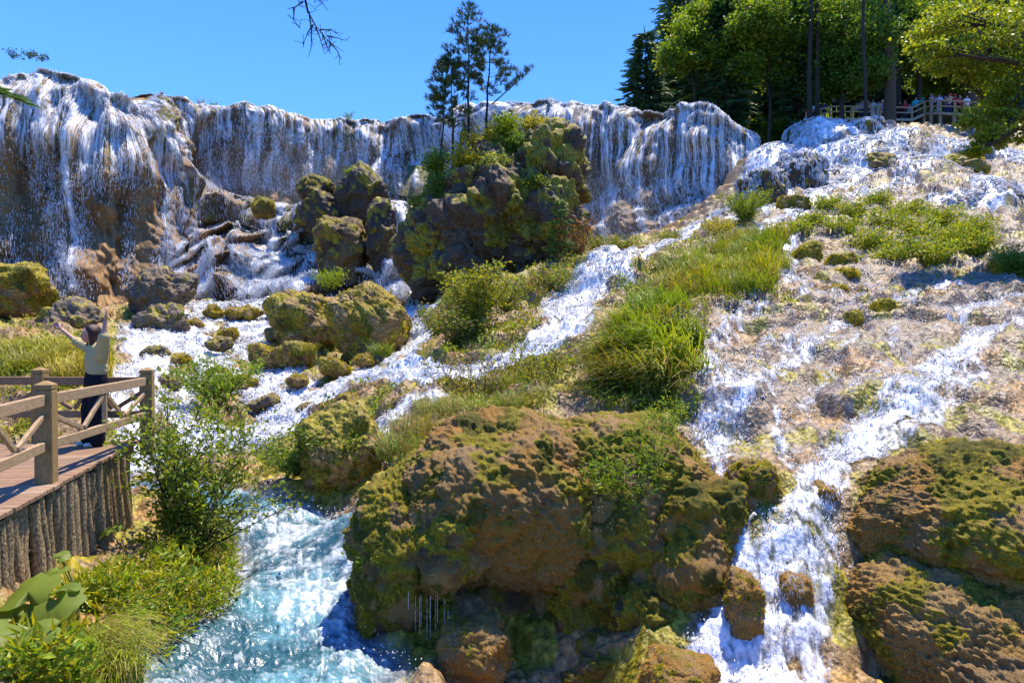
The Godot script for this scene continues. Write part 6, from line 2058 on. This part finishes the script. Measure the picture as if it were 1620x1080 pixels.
# ---------------------------------------------------------------- people
# bones: [a, b, ra, rb]; meshed as surface nets of their smooth union
func body_mesh(bones: Array, cs: float, k: float) -> ArrayMesh:
	var lo := Vector3.INF
	var hi := -Vector3.INF
	for b in bones:
		var r: float = maxf(b[2], b[3]) + cs * 3.0
		for e in 2:
			var p: Vector3 = b[e]
			lo = lo.min(p - Vector3.ONE * r)
			hi = hi.max(p + Vector3.ONE * r)
	var nx := int((hi.x - lo.x) / cs) + 2
	var ny := int((hi.y - lo.y) / cs) + 2
	var nz := int((hi.z - lo.z) / cs) + 2
	var f := PackedFloat32Array()
	f.resize(nx * ny * nz)
	f.fill(1.0)
	for b in bones:
		var A: Vector3 = b[0]
		var B: Vector3 = b[1]
		var ra: float = b[2]
		var rb: float = b[3]
		var sq: Vector3 = b[4] if b.size() > 4 else Vector3.ONE
		var r := maxf(ra, rb) * maxf(1.0, 1.0 / minf(sq.x, sq.z)) + k + cs * 2.0
		var l := ((A.min(B) - Vector3.ONE * r - lo) / cs).max(Vector3.ZERO)
		var h := (A.max(B) + Vector3.ONE * r - lo) / cs
		var ab := (B - A) * sq
		var l2 := maxf(ab.length_squared(), 1e-9)
		for z in range(int(l.z), mini(int(h.z) + 1, nz)):
			for y in range(int(l.y), mini(int(h.y) + 1, ny)):
				for x in range(int(l.x), mini(int(h.x) + 1, nx)):
					var p := (lo + Vector3(x, y, z) * cs - A) * sq
					var t := clampf(p.dot(ab) / l2, 0.0, 1.0)
					var d := (p - ab * t).length() - lerpf(ra, rb, t)
					var q := (z * ny + y) * nx + x
					var o := f[q]
					var hh := maxf(k - absf(o - d), 0.0) / k
					f[q] = minf(o, d) - hh * hh * k * 0.25
	var ids := PackedInt32Array()
	ids.resize(nx * ny * nz)
	ids.fill(-1)
	var v := PackedVector3Array()
	var ix := PackedInt32Array()
	var off := [0, 1, nx, nx + 1, nx * ny, nx * ny + 1, nx * ny + nx, nx * ny + nx + 1]
	var edges := [[0, 1], [2, 3], [4, 5], [6, 7], [0, 2], [1, 3], [4, 6], [5, 7], [0, 4], [1, 5], [2, 6], [3, 7]]
	for z in nz - 1:
		for y in ny - 1:
			for x in nx - 1:
				var q := (z * ny + y) * nx + x
				var s := 0
				for c in 8:
					if f[q + off[c]] < 0.0:
						s += 1
				if s == 0 or s == 8:
					continue
				var m := Vector3.ZERO
				var n := 0
				for e in edges:
					var fa := f[q + off[e[0]]]
					var fb := f[q + off[e[1]]]
					if (fa < 0.0) != (fb < 0.0):
						var t := fa / (fa - fb)
						var ca := Vector3(e[0] & 1, (e[0] >> 1) & 1, e[0] >> 2)
						var cb := Vector3(e[1] & 1, (e[1] >> 1) & 1, e[1] >> 2)
						m += ca.lerp(cb, t)
						n += 1
				ids[q] = v.size()
				v.append(lo + (Vector3(x, y, z) + m / n) * cs)
	var sx := 1
	var sy := nx
	var sz := nx * ny
	for z in range(1, nz - 1):
		for y in range(1, ny - 1):
			for x in range(1, nx - 1):
				var q := (z * ny + y) * nx + x
				var a := f[q] < 0.0
				for ax in [[sx, sy, sz], [sy, sz, sx], [sz, sx, sy]]:
					if a != (f[q + ax[0]] < 0.0):
						var i0 := ids[q]
						var i1 := ids[q - ax[1]]
						var i2 := ids[q - ax[1] - ax[2]]
						var i3 := ids[q - ax[2]]
						for w in ([i0, i2, i1, i0, i3, i2] if a else [i0, i1, i2, i0, i2, i3]):
							ix.append(w)
	return arr_mesh(v, normals_of(v, ix), PackedColorArray(), ix)

func plain(c: Color, rough: float, spec := 0.3) -> StandardMaterial3D:
	return mat(rough, {"vc": false, "color": c.linear_to_srgb(), "spec": spec})

func hand_bones(w: Vector3, dir: Vector3, palm: Vector3, thumb_side: float) -> Array:
	# w: wrist, dir: towards the fingertips, palm: the way the palm faces
	var s := dir.cross(palm).normalized() * thumb_side
	var out := [[w, w + dir * 0.045, 0.022, 0.026], [w + dir * 0.045 + s * 0.02, w + dir * 0.085 + s * 0.024, 0.02, 0.014], [w + dir * 0.045 - s * 0.02, w + dir * 0.08 - s * 0.026, 0.02, 0.013]]
	for k in 4:
		var sp := (1.5 - k)
		var b := w + dir * 0.083 + s * sp * 0.019
		var d: Vector3 = (dir + s * sp * 0.09 + palm * 0.12).normalized()
		var ln: float = [0.068, 0.077, 0.071, 0.056][k]
		var m := b + d * ln * 0.52
		out.append([b, m, 0.0092, 0.0085])
		out.append([m, m + (d + palm * 0.3).normalized() * ln * 0.48, 0.0085, 0.0068])
	var tb := w + dir * 0.03 + s * 0.024
	var tm := tb + (dir * 0.6 + s * 0.8).normalized() * 0.042
	out.append([tb, tm, 0.0125, 0.0105])
	out.append([tm, tm + (dir * 0.85 + s * 0.4 + palm * 0.2).normalized() * 0.034, 0.010, 0.0078])
	return out

func build_people() -> void:
	# the woman on the deck, arms raised, looking out to the left
	var w := thing("person", "woman in olive shirt and black trousers on the deck with both arms raised", "person", Vector3(-5.78, DECK, -9.42))
	var V := func(x: float, y: float, z: float) -> Vector3: return Vector3(x, y, z)
	var f := Vector3(-0.70, 0, 0.714)
	var hc := Vector3(-0.045, 1.535, 0.02)
	var shR := Vector3(-0.125, 1.345, -0.10)
	var shL := Vector3(0.185, 1.345, 0.10)
	var elR := Vector3(-0.345, 1.435, -0.17)
	var wrR := Vector3(-0.565, 1.60, -0.20)
	var elL := Vector3(0.275, 1.52, 0.22)
	var wrL := Vector3(0.285, 1.725, 0.20)
	var nk := Vector3(0.02, 1.40, 0.0)
	var head := [
		[hc + Vector3(0, 0.03, 0), hc + Vector3(0.012, 0.035, -0.008), 0.085, 0.088], [hc + f * 0.028 + Vector3(0, -0.045, 0), hc + f * 0.045 + Vector3(0, -0.075, 0), 0.058, 0.034],
		[hc + f * 0.085 + Vector3(0, 0.005, 0), hc + f * 0.107 + Vector3(0, -0.022, 0), 0.010, 0.014], [hc + f * 0.084 + Vector3(0, -0.058, 0) + Vector3(0.012, 0, 0.016), hc + f * 0.084 + Vector3(0, -0.058, 0) - Vector3(0.012, 0, 0.016), 0.011, 0.011],
		[hc + f * 0.068 + Vector3(0.02, 0.026, 0.027), hc + f * 0.07 + Vector3(0.012, 0.026, 0.016), 0.014, 0.014], [hc + Vector3(-0.01, -0.05, 0), nk, 0.048, 0.052], [nk, nk + Vector3(0.02, -0.06, 0), 0.055, 0.07]]
	var arms := [[shR, elR, 0.05, 0.04], [elR, wrR, 0.039, 0.025], [shL, elL, 0.05, 0.04], [elL, wrL, 0.039, 0.025]]
	var torso := [[Vector3(0.03, 1.28, 0), Vector3(0.03, 1.0, 0), 0.11, 0.10], [shR, shL, 0.05, 0.05], [Vector3(0.02, 0.9, 0), Vector3(0.06, 0.5, 0.08), 0.08, 0.055], [Vector3(-0.02, 0.9, -0.04), Vector3(-0.07, 0.5, -0.03), 0.08, 0.055], [Vector3(0.06, 0.5, 0.08), Vector3(0.06, 0.08, 0.06), 0.05, 0.035], [Vector3(-0.07, 0.5, -0.03), Vector3(-0.09, 0.08, -0.03), 0.05, 0.035]]
	var skin := plain(Color(0.42, 0.235, 0.155), 0.5, 0.4)
	put("body", body_mesh(head + arms + torso, 0.0125, 0.03), skin, w)
	put("hand", body_mesh(hand_bones(wrR, Vector3(-0.78, 0.62, -0.1).normalized(), Vector3(0.2, 0.25, 0.94).normalized(), 1.0), 0.0042, 0.010), skin, w)
	put("hand", body_mesh(hand_bones(wrL, Vector3(0.12, 0.98, -0.1).normalized(), Vector3(-0.85, 0.1, 0.5).normalized(), 1.0), 0.0042, 0.010), skin, w)
	var shirt := [[Vector3(0.03, 1.32, 0.0), Vector3(0.035, 1.20, 0.0), 0.115, 0.135, Vector3(1, 1, 1)], [Vector3(0.035, 1.2, 0.0), Vector3(0.035, 1.02, 0.0), 0.135, 0.132], [shR + Vector3(0.03, -0.015, 0), shL + Vector3(-0.03, -0.015, 0), 0.072, 0.075], [Vector3(0.10, 1.26, 0.05), Vector3(0.09, 1.05, 0.04), 0.10, 0.115], [Vector3(-0.03, 1.26, -0.05), Vector3(-0.02, 1.05, -0.04), 0.10, 0.11],
		[shR, shR.lerp(elR, 0.95), 0.077, 0.068], [shL, shL.lerp(elL, 0.9), 0.082, 0.072], [nk + Vector3(0.0, -0.005, 0), nk + Vector3(0.02, -0.06, 0), 0.06, 0.075], [shL + Vector3(-0.02, -0.1, 0), elL.lerp(shL, 0.35) + Vector3(0.0, -0.03, 0), 0.09, 0.06]]
	put("shirt", body_mesh(shirt, 0.0125, 0.035), mat(0.85, {"vc": false, "color": lin(0.40, 0.34, 0.165).linear_to_srgb(), "tri": Vector3(1.6, 0.7, 1.6), "world": false, "normal": T.water_n, "nscale": 1.3, "spec": 0.2}), w)
	var st := new_st()
	for q in 5:
		var y := 1.32 - q * 0.065
		var c := Vector3(0.03, y, 0) + f * (0.128 + 0.012 * sin(q * 1.0))
		tube(st, [c, c + f * 0.012], [0.006, 0.006], 8)
	put("button", st.commit(), plain(Color(0.12, 0.10, 0.05), 0.5), w)
	var tr := [[Vector3(0.03, 1.03, 0), Vector3(0.03, 0.9, 0), 0.128, 0.145], [Vector3(0.085, 0.92, 0.05), Vector3(0.085, 0.5, 0.085), 0.115, 0.105], [Vector3(0.085, 0.5, 0.085), Vector3(0.085, 0.09, 0.075), 0.10, 0.10], [Vector3(-0.03, 0.92, -0.05), Vector3(-0.085, 0.5, -0.04), 0.115, 0.105], [Vector3(-0.085, 0.5, -0.04), Vector3(-0.10, 0.09, -0.04), 0.10, 0.10]]
	put("trousers", body_mesh(tr, 0.0125, 0.03), plain(Color(0.012, 0.013, 0.018), 0.9, 0.2), w)
	var sh := []
	for e in [Vector3(0.07, 0.03, 0.075), Vector3(-0.11, 0.03, -0.04)]:
		sh.append([e - f * 0.06, e + f * 0.12, 0.034, 0.032])
		sh.append([e - f * 0.05 + Vector3(0, 0.03, 0), e + f * 0.02 + Vector3(0, 0.02, 0), 0.036, 0.032])
	put("shoes", body_mesh(sh, 0.009, 0.02), plain(Color(0.55, 0.52, 0.46), 0.6), w)
	var hb := hc - f * 0.022 + Vector3(0, 0.045, 0)
	var side := Vector3(0.714, 0, 0.70)
	var hair := [[hb - f * 0.008 + Vector3(0, 0.006, 0), hb - f * 0.03, 0.096, 0.098], [hb - f * 0.04 + Vector3(0, -0.02, 0), hb - f * 0.065 + Vector3(0, -0.19, 0), 0.085, 0.06]]
	for sd in [-1.0, 1.0]:
		hair.append([hb + side * sd * 0.06 + Vector3(0, -0.01, 0), hb + side * sd * 0.08 + f * 0.005 + Vector3(0, -0.18, 0), 0.05, 0.036])
		hair.append([hb + side * sd * 0.05 + f * 0.035 + Vector3(0, 0.04, 0), hb + side * sd * 0.086 + f * 0.012 + Vector3(0, -0.07, 0), 0.03, 0.018])
	put("hair", body_mesh(hair, 0.0105, 0.03), mat(0.5, {"vc": false, "color": lin(0.07, 0.026, 0.014).linear_to_srgb(), "tex": T.wood, "tri": Vector3(14, 1.2, 14), "world": false, "normal": T.rock_n, "nscale": 0.8, "spec": 0.4}), w)
	# visitors on the far walkway
	var pose := []
	for ps in 3:
		var sk := [[Vector3(0, 1.50, 0.02), Vector3(0, 1.56, 0), 0.085, 0.09], [Vector3(0, 1.45, 0), Vector3(0, 1.30, 0), 0.055, 0.06]]
		var top := [[Vector3(0, 1.30, 0), Vector3(0, 0.95, 0), 0.145, 0.15], [Vector3(-0.15, 1.33, 0), Vector3(0.15, 1.33, 0), 0.08, 0.08]]
		var low := [[Vector3(-0.08, 0.92, 0), Vector3(-0.09, 0.06, 0.02), 0.10, 0.065], [Vector3(0.08, 0.92, 0), Vector3(0.10, 0.06, -0.04), 0.10, 0.065]]
		var hands: Array = [[Vector3(-0.24, 1.0, 0.12), Vector3(0.24, 1.0, 0.12)], [Vector3(-0.10, 1.35, 0.32), Vector3(0.10, 1.38, 0.32)], [Vector3(-0.24, 0.95, 0.1), Vector3(0.62, 1.62, 0.1)]][ps]
		for e in 2:
			var shd := Vector3(-0.19 if e == 0 else 0.19, 1.33, 0)
			var mid: Vector3 = (shd + hands[e]) * 0.5 + Vector3(-0.06 if e == 0 else 0.06, -0.06, 0)
			top.append([shd, mid, 0.068, 0.058])
			top.append([mid, mid.lerp(hands[e], 0.7), 0.056, 0.05])
			sk.append([mid.lerp(hands[e], 0.6), hands[e], 0.038, 0.045])
		pose.append([body_mesh(sk, 0.03, 0.03), body_mesh(top, 0.035, 0.05), body_mesh(low, 0.035, 0.05), body_mesh([[Vector3(0, 1.59, -0.02), Vector3(0, 1.54, -0.05), 0.1, 0.095]], 0.03, 0.03), body_mesh([[Vector3(-0.02, 1.64, 0), Vector3(0.02, 1.64, 0), 0.105, 0.105], [Vector3(0, 1.60, 0), Vector3(0, 1.60, 0.12), 0.11, 0.06]], 0.03, 0.03)])
	var white := Color(0.62, 0.62, 0.64)
	var black := Color(0.015, 0.016, 0.02)
	var red := Color(0.42, 0.03, 0.035)
	var navy := Color(0.03, 0.045, 0.11)
	var rows := [
		[1291, 0.5, 0, white, navy, null, "visitor in white at the foot of the far walkway"], [1281, 0.6, 0, red, black, null, "visitor in red lowest on the far walkway"], [1304, 0.5, 0, navy, black, null, "visitor in dark blue on the ramp of the far walkway"], [1320, 0.6, 1, black, black, white, "visitor in black with a white cap at the first rail post"], [1328, 0.9, 0, navy, Color(0.3, 0.25, 0.2), white, "visitor in navy with a pale cap behind the rail"], [1342, 0.5, 1, black, black, null, "visitor all in black taking a picture"],
		[1355, 0.9, 0, white, black, null, "visitor in a white top beside the crooked trunk"], [1364, 0.5, 1, Color(0.35, 0.42, 0.55), navy, null, "visitor in pale blue behind the crooked trunk"], [1374, 1.0, 0, Color(0.10, 0.10, 0.12), black, null, "visitor in charcoal behind the middle rail"], [1381, 0.5, 0, Color(0.55, 0.58, 0.68), white, Color(0.1, 0.1, 0.12), "visitor in pale grey wearing a dark cap"], [1390, 0.5, 1, white, Color(0.55, 0.55, 0.58), null, "visitor dressed all in white at the rail"], [1397, 0.9, 0, Color(0.2, 0.2, 0.45), black, white, "visitor in violet with a white hat"],
		[1404, 1.3, 0, Color(0.35, 0.30, 0.32), black, null, "visitor in mauve against the thick trunk"], [1424, 0.9, 0, black, black, null, "visitor in black right of the thick trunk"], [1432, 0.5, 0, red, navy, Color(0.5, 0.05, 0.05), "visitor in red with red cap near the ramp"], [1440, 1.5, 1, white, black, null, "visitor in white standing back from the ramp"], [1449, 0.4, 2, Color(0.04, 0.36, 0.42), black, null, "visitor in turquoise stretching out one arm"],
		[1474, 0.5, 1, Color(0.62, 0.38, 0.44), white, Color(0.38, 0.16, 0.12), "visitor in pink with a brown hat on the higher deck"], [1486, 0.5, 0, Color(0.6, 0.52, 0.58), Color(0.5, 0.48, 0.5), null, "visitor in pale lilac on the higher deck"], [1496, 0.9, 1, Color(0.30, 0.16, 0.16), navy, null, "visitor in maroon on the higher deck"], [1503, 0.4, 1, Color(0.55, 0.45, 0.32), navy, red, "visitor in cream with a red hat on the higher deck"], [1511, 0.9, 0, red, black, red, "visitor in red with red hat at the end of the higher deck"], [1519, 0.6, 0, Color(0.35, 0.05, 0.08), black, null, "visitor in dark red beside the maple leaves"], [1530, 0.7, 0, white, black, null, "visitor in white half hidden by the maple leaves"]]
	var fskin := plain(Color(0.40, 0.24, 0.17), 0.6)
	var fhair := plain(Color(0.02, 0.016, 0.014), 0.5)
	for r in rows:
		var p := walk_at(r[0], r[1])
		var t := thing("person", r[6], "person", p, "visitors on the far walkway")
		t.rotation.y = rng.randf_range(-0.9, 0.5) if r[2] < 2 else 0.0
		t.scale = Vector3.ONE * rng.randf_range(0.94, 1.06)
		var q: Array = pose[r[2]]
		put("body", q[0], fskin, t)
		put("shirt", q[1], plain(r[3], 0.85), t)
		put("trousers", q[2], plain(r[4], 0.85), t)
		put("hair", q[3], fhair, t)
		if r[5] != null:
			put("cap", q[4], plain(r[5], 0.8), t)
